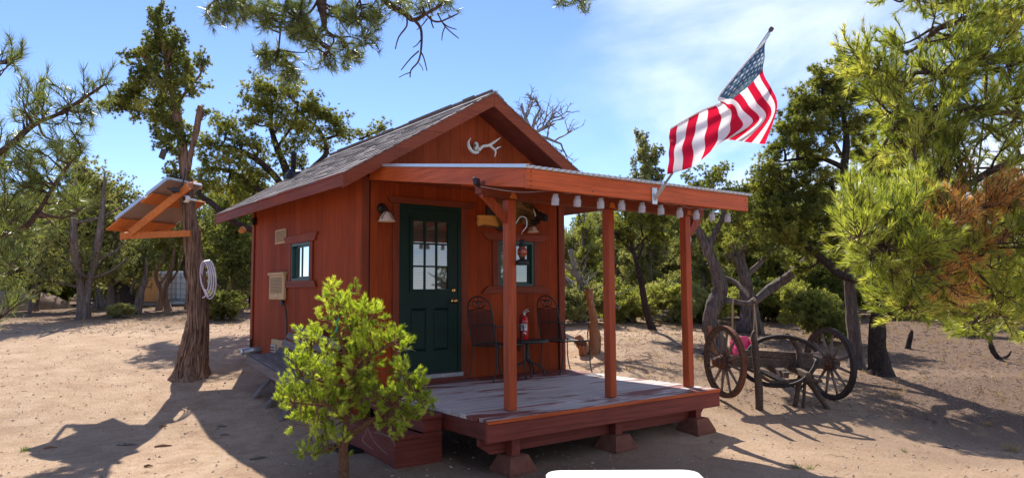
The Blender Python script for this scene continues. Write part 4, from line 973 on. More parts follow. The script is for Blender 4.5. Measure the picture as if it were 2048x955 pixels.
# ================================================================== VEGETATION
def tri_obj(name, V_, tint, mat, parent, off, kind=None):
    n = len(V_)//3; me = bpy.data.meshes.new(name)
    me.vertices.add(3*n); me.vertices.foreach_set('co', (V_-np.array(off)).astype(np.float32).ravel())
    me.loops.add(3*n); me.loops.foreach_set('vertex_index', np.arange(3*n, dtype=np.int32))
    me.polygons.add(n); me.polygons.foreach_set('loop_start', np.arange(0, 3*n, 3, dtype=np.int32)); me.polygons.foreach_set('loop_total', np.full(n, 3, dtype=np.int32))
    at = me.attributes.new('tint', 'FLOAT', 'POINT'); at.data.foreach_set('value', np.repeat(tint, 3).astype(np.float32) if len(tint) == n else tint)
    me.materials.append(MATS[mat]); me.update(calc_edges=True); me.validate()
    o = bpy.data.objects.new(name, me); COL.objects.link(o)
    if parent is not None: o.parent = parent
    if kind: o['kind'] = kind
    return o
def needles(C_, Dr, nper, ln, wd, spread, tint, tvar=.12):
    """tufts: at every centre nper thin pointed leaves leaning along the tuft direction"""
    n = len(C_); C2 = np.repeat(C_, nper, 0); D2 = np.repeat(Dr, nper, 0)
    R2 = RNG.normal(size=(n*nper, 3)); R2 /= np.linalg.norm(R2, axis=1)[:, None]
    d = D2*(1-spread)+R2*spread; d /= np.linalg.norm(d, axis=1)[:, None]+1e-9
    l = ln*RNG.uniform(.65, 1.1, (n*nper, 1)); r3 = RNG.normal(size=(n*nper, 3)); s = np.cross(d, r3); s /= np.linalg.norm(s, axis=1)[:, None]+1e-9
    b = C2+d*l*.04; w = wd*.5*RNG.uniform(.8, 1.2, (n*nper, 1))
    V_ = np.stack([b-s*w, b+s*w, b+d*l], 1).reshape(-1, 3)
    return V_, np.clip(np.repeat(tint, nper)+RNG.normal(size=n*nper)*tvar, 0, 1)
def unit(v): return v/(np.linalg.norm(v, axis=-1, keepdims=True)+1e-9)
STYLES = dict(  # tuft spacing radius, leaves per tuft, leaf length, width, spread
    pinyon=(15, .070, .0135, .60), juniper=(20, .044, .0115, .74), bush=(16, .07, .020, .75), far=(12, .15, .045, .7))
def crown(blobs, density, style, limbs, name, parent, mat, off, twig_mat, lump=.32, fill=.5, k=1., branch_r=.03, tint0=.45, twigs=True):
    """blobs: (centre, (rx,ry,rz), weight). Clumps of tufts inside each blob, linked to the limbs by branches."""
    nper, ln, wd, sp = STYLES[style]; ln *= k; wd *= k
    Cs, Ds, Ts = [], [], []; tw = MB(); LP = [p for l in limbs for p in l]
    LPn = np.array([[p[0], p[1], p[2]] for p in LP]) if LP else None
    for (c, r, wgt) in blobs:
        c = np.array(c, float); r = np.array(r, float) if hasattr(r, '__len__') else np.array([r]*3, float)
        if LPn is not None:
            dd = np.linalg.norm((LPn-c)*np.array([1, 1, .8])-np.array([0, 0, -.1]), axis=1); root = LPn[int(np.argmin(dd))]
        else: root = c-np.array([0, 0, r[2]])
        mid = (root+c)/2+np.array([0, 0, -.06])+RNG.normal(size=3)*.07*float(r.mean())
        pth = smoothpath([root, mid, c], 4); tw.tube(pth, lerps([branch_r, branch_r*.7, branch_r*.4], len(pth)), 5, cap=False)
        ncl = max(10, int(20*wgt*fill/.5)); 
        for q in range(ncl):
            u = unit(RNG.normal(size=3)); rad = RNG.uniform(.35, 1.0)**.6; cc = c+u*r*rad*(1-lump*.5)
            st = pth[random.randint(len(pth)//2, len(pth)-1)]
            m2 = (np.array(st)+cc)/2+RNG.normal(size=3)*.05
            if twigs: tw.tube(smoothpath([st, m2, cc], 2), lerps([branch_r*.34, branch_r*.2, .004], 5), 3, cap=False)
            cr = r*lump*1.45*RNG.uniform(.7, 1.3); nt_ = max(3, int(3.1*density*wgt*RNG.uniform(.6, 1.4)/ncl))
            g = unit(RNG.normal(size=(nt_, 3))); el = unit(u*.9+RNG.normal(size=3)*.35+np.array([0, 0, .35])); P_ = cc+g*cr*.62*RNG.uniform(.02, 1.15, (nt_, 1))**.6+el*float(r.mean())*lump*1.5*RNG.uniform(-.7, 1.15, (nt_, 1))
            dv = unit(g*.8+u*.6+np.array([0, 0, .35])); Cs.append(P_); Ds.append(dv)
            Ts.append(np.full(nt_, tint0+RNG.normal()*.16)+RNG.normal(size=nt_)*.08)
    Cs = np.concatenate(Cs); Ds = np.concatenate(Ds); Ts = np.concatenate(Ts)
    V_, tt = needles(Cs, Ds, nper, ln, wd, sp, Ts)
    o = tri_obj(name, V_, tt, mat, parent, off)
    t = tw.build('branches', twig_mat, parent, True, 'stuff')
    return o
def to_world(path): return [tuple(p) for p in path]
def limb_path(pts):                                        # (px,py,depth) control points -> world
    return smoothpath([D(a, b, c) for a, b, c in pts], 6)
def px_tree(label, base, limbs, blobs, density=900, style='pinyon', mat='pinyon_green', bark_='dark_bark', cat='tree', name='pine_tree', lump=.32, fill=.5, k=1., sides=9, wob=.18, branch_r=.03, tint0=.45, dz=.55):
    """limbs: list of ([(px,py,depth)...], [radii]); first is the trunk and starts at the ground. blobs: (px,py,rpx,rpy,depth[,weight])"""
    t = thing(name, label, cat, base)
    m = MB(); paths = []
    for i, (pts, rad) in enumerate(limbs):
        p = limb_path(pts) if not isinstance(pts[0], Vector) else smoothpath(pts, 6)
        if i == 0: p[0] = Vector(base)-Vector((0, 0, .08))
        m.tube(p, [x*.8*(1+(.5*math.exp(-q_/1.6) if i == 0 else 0)) for q_, x in enumerate(lerps(rad, len(p)))], sides if i == 0 else max(5, sides-3), wob=wob, seed=i*3.1); paths.append([tuple(q) for q in p])
    m.build('trunk', bark_, t, True)
    if blobs:
        bb = []
        for b in blobs:
            px, py, rx, ry, dd = b[:5]; w = b[5] if len(b) > 5 else 1.
            c = D(px, py, dd); s = dd/FPX; rx *= 1.22; ry *= 1.22; bb.append((tuple(c), (rx*s, rx*s, ry*s), w*(rx*ry*s*s)/.25))
        crown(bb, density, style, paths, 'crown', t, mat, t.location, bark_, lump, fill, k, branch_r, tint0)
    return t
# ---- juniper with the solar rack (left of cabin)
TD = 10.05; gb = GP(378, 748); TD = depth(gb)
jt = px_tree('tall juniper with shredding twisted bark that carries the solar rack', gb,
  [([(378, 748, TD), (384, 700, TD), (392, 640, TD), (393, 560, TD), (385, 480, TD), (377, 400, TD), (372, 330, TD), (362, 250, TD), (345, 160, TD), (328, 70, TD), (322, 20, TD)], [.27, .20, .155, .125, .11, .095, .085, .07, .05, .03, .012]),
   ([(378, 330, TD), (386, 290, TD), (396, 250, TD), (404, 205, TD-.1)], [.05, .045, .05, .045]),
   ([(366, 270, TD), (340, 230, TD+.2), (300, 190, TD+.3), (260, 180, TD+.3)], [.05, .035, .02, .01]),
   ([(358, 200, TD), (385, 165, TD-.2), (405, 140, TD-.2), (412, 105, TD-.2)], [.03, .022, .016, .008]),
   ([(352, 180, TD), (310, 130, TD), (280, 90, TD)], [.03, .02, .01])],
  [(325, 55, 24, 42, TD), (300, 95, 36, 34, TD+.2), (345, 95, 34, 36, TD-.1, 1.2), (285, 150, 42, 34, TD), (335, 160, 42, 38, TD, 1.2), (378, 130, 20, 34, TD), (408, 118, 12, 26, TD-.2, .8), (250, 190, 32, 26, TD+.1), (300, 210, 42, 30, TD, 1.1), (355, 225, 30, 34, TD, 1.1), (395, 165, 26, 16, TD-.2, .7), (232, 205, 18, 14, TD+.1, .7), (330, 265, 24, 22, TD, .9), (365, 290, 20, 26, TD, .9), (352, 330, 18, 20, TD, .8), (378, 345, 16, 14, TD, .6), (410, 215, 10, 8, TD, .5), (315, 25, 10, 20, TD, .7)],
  density=430, style='juniper', mat='juniper_green', bark_='juniper_bark', name='juniper_tree', sides=22, wob=.30, lump=.34, k=1., tint0=.42)
# bark strips: long proud fibres down the lower trunk
bs = MB(); tp_ = limb_path([(378, 748, TD), (384, 700, TD), (392, 640, TD), (393, 560, TD), (385, 480, TD), (377, 400, TD), (372, 330, TD)])
rad_ = lerps([.225, .168, .13, .104, .092, .08, .07], len(tp_))
for q in range(210):
    i0 = random.randint(0, len(tp_)-9); n_ = random.randint(4, 8); a = random.uniform(0, 2*PI); tw_ = random.uniform(-.05, .09)
    pts = []; 
    for k in range(n_):
        j = i0+k; aa = a+tw_*k; rr_ = rad_[j]*(1.03+.10*math.sin(k/(n_-1)*PI))
        pts.append(Vector(tp_[j])+Vector((math.cos(aa), math.sin(aa), 0))*rr_)
    bs.tube(pts, lerps([.004, .020, .017, .005], n_), 4, cap=False, wob=.3, seed=q)
bs.build('bark_strips', 'juniper_bark', jt, False, 'stuff')
# solar rack
sr = thing('solar_rack', 'orange stained timber rack with two solar panels fixed to the juniper', 'solar rack', D(385, 455, TD-.2))
def RB(p, q, w, h, mat='orange_wood', nm='timber'): MB().beam(p, q, w, h).build(nm, mat, sr)
d0, d1 = TD-.32, TD+.28
RB(D(241, 463, d0), D(382, 459, d0), .04, .085); RB(D(262, 461, d1), D(401, 458, d1), .04, .085)
RB(D(262, 456, d0-.03), D(378, 366, d0-.03), .042, .10); RB(D(278, 456, d1), D(388, 368, d1), .042, .10)
RB(D(372, 366, d0-.02), D(394, 362, d1), .04, .10)
RB(D(243, 464, d0+.02), D(258, 461, d1), .04, .09)
a1, a2, a3, a4 = D(213, 454, d0-.12), D(275, 456, d0+.0), D(352, 362, d0), D(308, 372, d0-.12)
def slab(name, pa, pb, width, th, mat, par, lift=0., pdir=None):
    """board whose long edge runs pa->pb and whose width goes back into the picture"""
    u = (pb-pa); back = (FH*.93+RT*.30).normalized(); nrm = u.cross(back).normalized(); nrm = nrm if nrm.z > 0 else -nrm
    return MB().prism([pa+nrm*lift, pb+nrm*lift, pb+nrm*(lift+th), pa+nrm*(lift+th)], back*width).build(name, mat, par)
s0, s1 = D(213, 451, d0-.1), D(330, 362, d0-.1)
def along(f): return s0.lerp(s1, f)
slab('plank', along(0), along(.25), 1.0, .022, 'orange_wood', sr); slab('plank', along(.60), along(.80), 1.0, .022, 'orange_wood', sr)
for fa, fb, pw_ in ((.20, .66, 1.0), (.74, 1.08, .62)):
    pn = slab('solar_panel', along(fa), along(fb), pw_, .030, 'panel_back', sr, .026)
    u = (s1-s0).normalized(); back = (FH*.93+RT*.30).normalized(); nrm = u.cross(back).normalized(); nrm = nrm if nrm.z > 0 else -nrm
    pa, pb = along(fa), along(fb); q0 = nrm*.024; h_ = nrm*.042
    def edge(p, q, w): MB().prism([p+q0, p+q0+h_, q+q0+h_, q+q0], w).build('panel_frame', 'galv', pn)
    edge(pa, pb, -back*.022); edge(pa+back*pw_, pb+back*pw_, back*.02); edge(pa, pa+back*pw_, -u*.02); edge(pb, pb+back*pw_, u*.02)
    MB().prism([pa+nrm*.058, pb+nrm*.058, pb+nrm*.062, pa+nrm*.062], back*pw_).build('panel_glass', 'panel_face', pn)
MB().tube(smoothpath([D(335, 368, d0-.1), D(345, 372, d0-.1), D(350, 378, d0-.1), D(362, 366, d0-.1), D(370, 350, d0), D(372, 330, d0+.1)]), .010, 6).build('wire', 'black_plastic', sr, True)
MB().cbox((-.05, -.03, -.03), (.05, .03, .03), .008, Matrix.Translation(D(352, 372, d0-.12))).build('junction_box', 'black_plastic', sr)
# camera on the trunk, small dark solar panel higher up, hose coil
c0 = D(378, 391, TD-.17); sc_ = thing('security_camera', 'white oval security camera mounted on the juniper trunk', 'camera', c0)
MB().lathe([(.045, .0), (.05, .01), (.05, .055), (.043, .066), (0, .067)], c0, (-RT*.55-FH*.83), n=20).build('body', 'white_plastic', sc_, True); q_ = c0+(-RT*.55-FH*.83)*.067
MB().lathe([(.034, 0), (.034, .003), (0, .004)], q_, (-RT*.55-FH*.83), n=18).build('lens', 'black_plastic', sc_); MB().tube([c0, c0+FH*.12+RT*.05], .016, 8).build('arm', 'white_plastic', sc_)
c0 = D(328, 300, TD-.1); sp_ = thing('small_solar_panel', 'little dark solar panel hanging among the juniper foliage', 'solar panel', c0)
Mx = Matrix.Translation(c0)@Matrix.Rotation(YAW*-1, 4, 'Z')@Matrix.Rotation(.5, 4, 'Y')@Matrix.Rotation(.35, 4, 'X')
MB().cbox((-.045, -.012, -.075), (.045, .008, .075), .004, Mx).build('panel', 'panel_face', sp_); MB().tube([c0, D(345, 290, TD-.02), D(362, 285, TD)], .008, 5).build('arm', 'black_metal', sp_)
hc = D(414, 545, TD-.05); hs = thing('hose_coil', 'pale lilac garden hose coiled on the right side of the juniper trunk', 'hose', hc); m = MB()
for k in range(4):
    rw, rh = (.062+.012*k), (.205+.022*k); ox = RT*(.012*k-.02)+FH*(k*.020-.04)
    m.tube([hc+ox+RT*(rw*math.cos(a)-.02*math.sin(a))+Vector((0, 0, rh*math.sin(a)-.015*k)) for a in np.linspace(0, 2*PI, 30)], .0098, 7, cap=False)
m.build('coil', 'hose', hs, True); MB().tube([hc+Vector((0, 0, .20)), hc-RT*.14+Vector((0, 0, .19))], .014, 7).build('peg', 'iron', hs)
MB().tube(smoothpath([hc+Vector((0, 0, -.25)), hc+Vector((0, 0, -.30))-RT*.06, hc+RT*-.14+Vector((0, 0, -.20))]), .012, 6).build('hose_end', 'hose', hs, True)
# ---- pinyon behind the cabin
bd = 16.5
px_tree('tall open pinyon rising behind the left roof slope with dark bent limbs', GP(560, 640) if 0 else Vector((D(600, 640, bd).x, D(600, 640, bd).y, gz(D(600, 640, bd).x, D(600, 640, bd).y))),
  [([(600, 640, bd), (596, 520, bd), (585, 400, bd), (575, 340, bd), (560, 300, bd), (545, 250, bd), (548, 200, bd)], [.22, .19, .16, .13, .10, .07, .03]),
   ([(588, 400, bd), (550, 345, bd-.3), (510, 310, bd-.5), (470, 290, bd-.6), (440, 285, bd-.6)], [.12, .10, .08, .05, .02]),
   ([(586, 390, bd), (620, 340, bd+.2), (655, 300, bd+.4), (640, 255, bd+.4), (610, 230, bd+.4)], [.12, .10, .08, .05, .02]),
   ([(648, 275, bd+.4), (690, 265, bd+.4), (720, 275, bd+.4)], [.05, .03, .012]),
   ([(575, 360, bd), (530, 380, bd-.4), (480, 345, bd-.6), (430, 330, bd-.6), (400, 345, bd-.6)], [.09, .08, .06, .04, .02]),
   ([(556, 290, bd), (590, 240, bd), (600, 200, bd)], [.05, .035, .012]), ([(585, 470, bd-.1), (530, 462, bd-1), (486, 446, bd-1.6), (450, 425, bd-2), (425, 400, bd-2), (402, 384, bd-2), (396, 360, bd-2)], [.10, .09, .085, .08, .075, .07, .05])],
  [(540, 175, 34, 20, bd), (580, 180, 28, 18, bd), (510, 195, 22, 14, bd), (545, 210, 40, 18, bd), (500, 235, 30, 12, bd-.2), (600, 215, 34, 20, bd+.2), (640, 215, 24, 18, bd+.3), (560, 245, 34, 14, bd), (620, 250, 40, 18, bd+.3), (670, 235, 22, 18, bd+.4), (690, 260, 30, 14, bd+.4, .8), (740, 262, 34, 12, bd+.4, .6), (770, 250, 16, 8, bd+.4, .6),
   (455, 245, 28, 18, bd-.4), (430, 280, 34, 16, bd-.6), (485, 275, 32, 14, bd-.4), (520, 290, 26, 12, bd-.4), (580, 285, 30, 16, bd, .8), (640, 285, 26, 12, bd+.4, .7), (460, 320, 40, 20, bd-.6), (415, 320, 26, 20, bd-.6), (500, 345, 36, 20, bd-.5), (450, 370, 40, 22, bd-.6), (405, 370, 22, 26, bd-.6), (540, 335, 28, 16, bd-.2, .7), (500, 395, 34, 20, bd-.5), (600, 320, 30, 12, bd, .6)],
  density=210, style='pinyon', mat='pinyon_green', lump=.40, k=1.2, tint0=.5, branch_r=.03, name='pinyon_pine')
for q_, r_, dv_ in (((399, 372, bd-2), .06, Vector((0, 0, .25))), ((486, 452, bd-1.75), .075, -FH*.15-Vector((0, 0, .08)))):
    a_ = D(*q_); t = MB().tube([a_, a_+dv_*.6], [r_, r_*.85], 9, wob=.3).build('sawn_limb_end', 'orange_bark', None, True); tag(t, 'orange scar where a limb broke off left of the cabin eave' if r_ < .07 else 'round orange sawn limb end just below the left eave', 'limb end')
# ---- dead snag behind the ridge
def snag(base, top_pts, label, depth_, spreadv, seed, spl=.72):
    rs = random.Random(seed); t = thing('dead_tree', label, 'dead tree', base)
    m = MB(); tr = smoothpath([base]+top_pts, 5); m.tube(tr, lerps([.13, .10, .07], len(tr)), 8, wob=.2)
    def grow(p, d, l, r, lv):
        pts = [p]; q = Vector(p); dd = Vector(d)
        for k in range(4):
            dd = (dd+Vector([rs.uniform(-.28, .28) for _ in range(3)])+Vector((0, 0, .05))).normalized(); q = q+dd*l/4; pts.append(q.copy())
        m.tube(pts, lerps([r, r*.75, r*.45], 5), 5 if lv < 2 else 3, cap=False)
        if lv < 4:
            for k in range(rs.choice((3, 4)) if lv else 8):
                i = rs.randint(1, 4); nd = (dd*.6+Vector([rs.uniform(-1, 1) for _ in range(3)])*.75+Vector((0, 0, .1))).normalized(); grow(pts[i], nd, l*rs.uniform(.5, .72), r*.55, lv+1)
    tip = tr[-1]
    for d in spreadv: grow(tip, Vector(d).normalized(), spl, .045, 1)
    m.build('trunk', 'dead_wood', t, True)
sb = D(1066, 700, 15.5); sb.z = gz(sb.x, sb.y)
snag(sb, [D(1066, 400, 15.5), D(1066, 268, 15.5)], 'leafless grey dead tree poking above the right roof slope', 15.5, [RT+Vector((0, 0, .25)), RT*.8+Vector((0, 0, -.3)), -RT*.5+Vector((0, 0, .9)), RT*.2+Vector((0, 0, 1)), -RT*.9+Vector((0, 0, .4)), FH*.6+RT*.5+Vector((0, 0, .4))], 5)
sb = D(880, 700, 18); sb.z = gz(sb.x, sb.y)
snag(sb, [D(875, 420, 18), D(868, 290, 18)], 'second dead tree whose thin bare twigs just clear the left roof slope', 18, [-RT*.5+Vector((0, 0, .4)), RT*.2+Vector((0, 0, .2))], 9, .5)
# ---- right side trees
g = GP(1303, 662); t1 = depth(g)
px_tree('slim dark pinyon with leaning trunk seen between the middle and right porch posts', g,
  [([(1303, 662, t1), (1290, 620, t1), (1282, 570, t1), (1272, 525, t1), (1264, 495, t1), (1258, 460, t1)], [.10, .085, .075, .065, .05, .03]),
   ([(1268, 510, t1), (1248, 488, t1), (1228, 465, t1)], [.05, .035, .015]), ([(1266, 505, t1), (1292, 478, t1), (1322, 462, t1)], [.045, .03, .012]), ([(1276, 520, t1), (1285, 490, t1+.1), (1282, 450, t1+.1)], [.04, .03, .012])],
  [(1240, 455, 24, 18, t1), (1265, 440, 26, 16, t1), (1292, 440, 24, 18, t1), (1228, 480, 14, 12, t1, .8), (1310, 462, 20, 14, t1), (1335, 475, 16, 12, t1, .7), (1255, 480, 14, 9, t1, .6), (1298, 478, 18, 10, t1, .7), (1270, 405, 40, 26, t1+.2), (1330, 430, 26, 18, t1)],
  density=330, k=.95, lump=.4, name='pinyon_pine', tint0=.45)
# twisted juniper behind the wagon
t2 = 11.8; bb = D(1428, 715, t2); bb.z = gz(bb.x, bb.y)
tj = px_tree('old twisted juniper with fluted grey trunk behind the left wagon wheel', bb,
  [([(1432, 712, t2), (1424, 668, t2), (1418, 640, t2), (1428, 610, t2), (1440, 580, t2), (1432, 545, t2), (1418, 510, t2), (1405, 480, t2), (1392, 455, t2), (1372, 425, t2+.2)], [.22, .18, .14, .165, .15, .12, .11, .085, .06, .03]),
   ([(1432, 608, t2), (1460, 606, t2-.1), (1492, 612, t2-.1), (1512, 604, t2-.1), (1540, 582, t2), (1575, 560, t2), (1600, 538, t2), (1628, 512, t2+.1), (1650, 490, t2+.1)], [.075, .06, .055, .08, .10, .095, .085, .07, .04]),
   ([(1415, 505, t2), (1430, 470, t2), (1445, 440, t2), (1450, 400, t2)], [.08, .06, .045, .02]),
   ([(1503, 606, t2), (1498, 572, t2), (1482, 545, t2+.1), (1470, 515, t2+.2)], [.035, .04, .035, .02]),
   ([(1500, 605, t2), (1470, 570, t2+.4), (1440, 555, t2+.6)], [.05, .05, .03])],
  [(1400, 425, 32, 22, t2), (1440, 400, 36, 26, t2), (1370, 400, 34, 24, t2+.3), (1465, 440, 26, 22, t2, .8), (1420, 365, 44, 28, t2+.2), (1490, 400, 40, 30, t2+.3), (1465, 490, 24, 18, t2+.3, .7), (1500, 465, 34, 26, t2+.5)],
  density=330, style='juniper', mat='juniper_green', bark_='grey_bark', name='juniper_tree', sides=16, wob=.38, tint0=.5)
MB().tube([D(1418, 655, t2-.18), D(1422, 690, t2-.2), D(1428, 712, t2-.2)], [.03, .06, .05], 7, wob=.3).build('scar', 'stump_wood', tj)
t3 = 15.5; bb = D(1497, 655, t3); bb.z = gz(bb.x, bb.y)
px_tree('thick grey juniper standing behind the swing limb', bb,
  [([(1497, 655, t3), (1496, 615, t3), (1490, 570, t3), (1480, 520, t3), (1490, 470, t3)], [.26, .20, .17, .13, .07]), ([(1488, 560, t3), (1530, 520, t3), (1560, 470, t3)], [.09, .06, .03]), ([(1486, 545, t3), (1450, 500, t3), (1430, 450, t3)], [.12, .08, .03])],
  [(1480, 440, 50, 30, t3), (1540, 450, 44, 30, t3), (1500, 500, 48, 22, t3), (1560, 500, 36, 24, t3), (1430, 480, 34, 26, t3), (1515, 400, 54, 30, t3), (1580, 430, 34, 28, t3), (1450, 520, 28, 18, t3, .8)],
  density=230, style='juniper', mat='juniper_green', bark_='grey_bark', name='juniper_tree', k=1.3, sides=14, wob=.3, tint0=.4)
# ---- big pinyon on the right with two black trunks
g = GP(1757, 756); t4 = depth(g)
px_tree('big dark pinyon with black trunk and wide crown to the right of the wagon', g,
  [([(1757, 756, t4), (1752, 700, t4), (1756, 640, t4), (1758, 585, t4), (1738, 540, t4), (1720, 480, t4), (1700, 420, t4), (1690, 350, t4), (1695, 280, t4), (1680, 200, t4)], [.20, .155, .145, .15, .12, .11, .10, .08, .06, .02]),
   ([(1752, 590, t4), (1715, 568, t4), (1680, 556, t4), (1650, 530, t4), (1620, 505, t4), (1580, 480, t4)], [.10, .085, .08, .07, .05, .02]),
   ([(1700, 430, t4), (1740, 360, t4), (1752, 300, t4), (1750, 230, t4)], [.07, .06, .05, .015]), ([(1694, 345, t4), (1640, 322, t4), (1590, 325, t4), (1560, 330, t4)], [.06, .045, .03, .01]),
   ([(1700, 400, t4), (1650, 390, t4), (1610, 400, t4), (1570, 395, t4)], [.06, .05, .035, .012]), ([(1710, 455, t4), (1760, 420, t4), (1800, 400, t4)], [.06, .05, .02]), ([(1690, 330, t4), (1660, 270, t4), (1640, 220, t4)], [.04, .03, .01]),
   ([(1735, 530, t4), (1690, 490, t4-.3), (1640, 470, t4-.4)], [.06, .045, .015])],
  [(1650, 165, 34, 22, t4), (1690, 170, 30, 24, t4), (1620, 205, 34, 26, t4), (1675, 210, 44, 26, t4), (1735, 190, 34, 28, t4), (1590, 250, 34, 26, t4), (1640, 260, 46, 24, t4), (1700, 255, 34, 22, t4, .8), (1765, 240, 34, 30, t4), (1570, 300, 34, 24, t4), (1620, 310, 40, 20, t4), (1800, 300, 30, 34, t4), (1560, 350, 40, 26, t4), (1610, 370, 40, 22, t4), (1665, 365, 30, 20, t4, .7), (1770, 350, 30, 26, t4, .8), (1550, 410, 44, 28, t4), (1610, 430, 44, 26, t4), (1660, 430, 32, 22, t4), (1745, 430, 40, 26, t4), (1800, 400, 34, 30, t4), (1570, 470, 40, 24, t4), (1620, 490, 34, 20, t4), (1690, 480, 34, 22, t4), (1750, 500, 40, 26, t4), (1800, 480, 34, 30, t4), (1600, 540, 20, 14, t4+.4, .6), (1710, 130, 26, 18, t4, .8), (1720, 300, 34, 22, t4+.4), (1735, 350, 30, 22, t4+.5), (1780, 200, 30, 28, t4+.3), (1640, 410, 30, 16, t4+.4), (1540, 440, 30, 24, t4), (1530, 380, 30, 22, t4+.3), (1600, 340, 24, 14, t4+.4)],
  density=400, k=1.0, lump=.36, name='pinyon_pine', tint0=.47, branch_r=.028, sides=12, wob=.16)
g = GP(1712, 742); t5 = depth(g)
px_tree('second slimmer pinyon trunk standing just left of the big black trunk', g,
  [([(1712, 742, t5), (1708, 690, t5), (1702, 630, t5), (1698, 570, t5), (1705, 500, t5), (1720, 440, t5)], [.16, .125, .115, .11, .09, .05])],
  [(1700, 520, 30, 18, t5, .8), (1730, 450, 34, 20, t5), (1685, 460, 30, 20, t5)], density=300, bark_='grey_bark', name='pinyon_pine')
# tree behind flag (light, upright)
for (px, top, base_y, dd, wid, lab, kk, ms) in ((1295, 262, 640, 20, 52, 'pale upright juniper whose top shows above the porch roof left of the flag', 1.5, 'far_green'),
        (1170, 420, 650, 19, 44, 'bright green juniper right of the cabin wall before the middle post', 1.4, 'bright_green'), (1400, 370, 640, 21, 60, 'broad juniper right of the flagpole foot beyond the porch', 1.5, 'far_green')):
    b = D(px, base_y, dd); b.z = gz(b.x, b.y); H_ = base_y-top; bl = []
    for k in range(16 if dd == 20 else 14):
        f = (k+.5)/(16 if dd == 20 else 14); w_ = wid*(1-.62*f**1.6) if f > .15 else wid*.6
        bl.append((px+random.uniform(-.55, .55)*w_, base_y-H_*(.12+.83*f), w_*.55, H_*.07, dd+random.uniform(-.5, .5), 1))
        bl.append((px+random.uniform(-.8, .8)*w_, base_y-H_*(.12+.80*f), w_*.42, H_*.06, dd+random.uniform(-.5, .5), .8))
    px_tree(lab, b, [([(px, base_y, dd), (px+4, base_y-H_*.4, dd), (px-3, base_y-H_*.75, dd), (px, top+6, dd)], [.16, .12, .06, .015])], bl, density=170, style='juniper', mat=ms, bark_='grey_bark', name='juniper_tree', k=kk)
# ---- generic background trees (variants then copies)
def variant(kind, seed, low=False):
    random.seed(seed); global RNG; RNG = np.random.default_rng(seed)
    H_ = random.uniform(3.2, 4.6); t = thing({'juniper': 'juniper_tree', 'pinyon': 'pinyon_pine', 'bush': 'bush'}[kind], 'x', 'tree', (0, 0, 0)); m = MB(); paths = []
    if kind == 'bush':
        H_ = random.uniform(1.0, 1.6); bl = [((random.uniform(-.7, .7), random.uniform(-.7, .7), H_*random.uniform(.25, .75)), (.42, .42, .30), 1.) for _ in range(12)]
        for k in range(4): p = smoothpath([(0, 0, -.05), (random.uniform(-.3, .3), random.uniform(-.3, .3), .35), (random.uniform(-.6, .6), random.uniform(-.6, .6), H_*.7)], 3); m.tube(p, lerps([.05, .015], len(p)), 5); paths.append([tuple(q) for q in p])
        m.build('trunk', 'grey_bark', t, True); crown(bl, 85, 'bush', paths, 'crown', t, ['bright_green', 'far_green', 'juniper_green'][seed % 3], (0, 0, 0), 'grey_bark', k=1.25, branch_r=.015, tint0=random.uniform(.4, .7)); return t
    ns = random.choice((1, 2, 3)) if kind == 'juniper' else 1
    for s in range(ns):
        a = random.uniform(0, 2*PI); sp = .7 if ns > 1 else .25
        p = smoothpath([(0.1*math.cos(a), .1*math.sin(a), -.1), (.3*sp*math.cos(a), .3*sp*math.sin(a), H_*.2), (sp*math.cos(a)+random.uniform(-.15, .15), sp*math.sin(a), H_*.5), (sp*1.2*math.cos(a), sp*1.2*math.sin(a), H_*.9)], 5)
        m.tube(p, lerps([.17/ns**.4, .13/ns**.4, .09, .02], len(p)), 8, wob=.3, seed=seed); paths.append([tuple(q) for q in p])
        for k in range(4):
            i = random.randint(4, 12); q = Vector(p[i]); aa = random.uniform(0, 2*PI); l = random.uniform(.6, 1.2)
            pp = smoothpath([q, q+Vector((math.cos(aa)*l*.5, math.sin(aa)*l*.5, .15)), q+Vector((math.cos(aa)*l, math.sin(aa)*l, .5))], 3); m.tube(pp, lerps([.05, .012], len(pp)), 5); paths.append([tuple(q) for q in pp])
    m.build('trunk', random.choice(('grey_bark', 'juniper_bark')) if kind == 'juniper' else 'dark_bark', t, True)
    bl = []; R0 = random.uniform(1.0, 1.4)
    for k in range(34 if low else 26):
        f = random.random(); r_ = R0*(1.15 if low else 1)*(1-.72*f**1.5)*(.75 if f < .12 and not low else 1); a = random.uniform(0, 2*PI); q = r_*math.sqrt(random.random())
        bl.append(((q*math.cos(a), q*math.sin(a), H_*((.06+.9*f) if low else (.22+.75*f))), (.46, .46, .34), 1.))
    crown(bl, 40, 'juniper' if kind == 'juniper' else 'pinyon', paths, 'crown', t, ['far_green', 'juniper_green', 'pinyon_green', 'far_green', 'bright_green'][seed % 5], (0, 0, 0), 'dark_bark', k=1.75, branch_r=.022, lump=.45, tint0=random.uniform(.3, .6)); return t
LOW = [variant('juniper', 31, True), variant('pinyon', 36, True), variant('juniper', 33, True), variant('juniper', 38, True)]
VAR = [variant('juniper', 10), variant('pinyon', 11), variant('juniper', 12), variant('juniper', 13), variant('pinyon', 17), variant('juniper', 15), variant('juniper', 16)]
BUSH = [variant('bush', 21), variant('bush', 22), variant('bush', 23)]
random.seed(99); RNG = np.random.default_rng(99); used = set()
def put(v, x, y, s, label, group=None, rz=None):
    o = v if id(v) not in used else copy_tree(v); used.add(id(v)); o.location = (x, y, gz(x, y)-.03); o.scale = (s*random.uniform(.9, 1.1),)*2+(s,); o.rotation_euler = (0, 0, rz if rz is not None else random.uniform(0, 6.28))
    tag(o, label, 'bush' if o.name.startswith('bush') else 'tree', group); return o
def putpx(v, px, dd, s, label, group=None): p = D(px, 600, dd); return put(v, p.x, p.y, s, label, group)
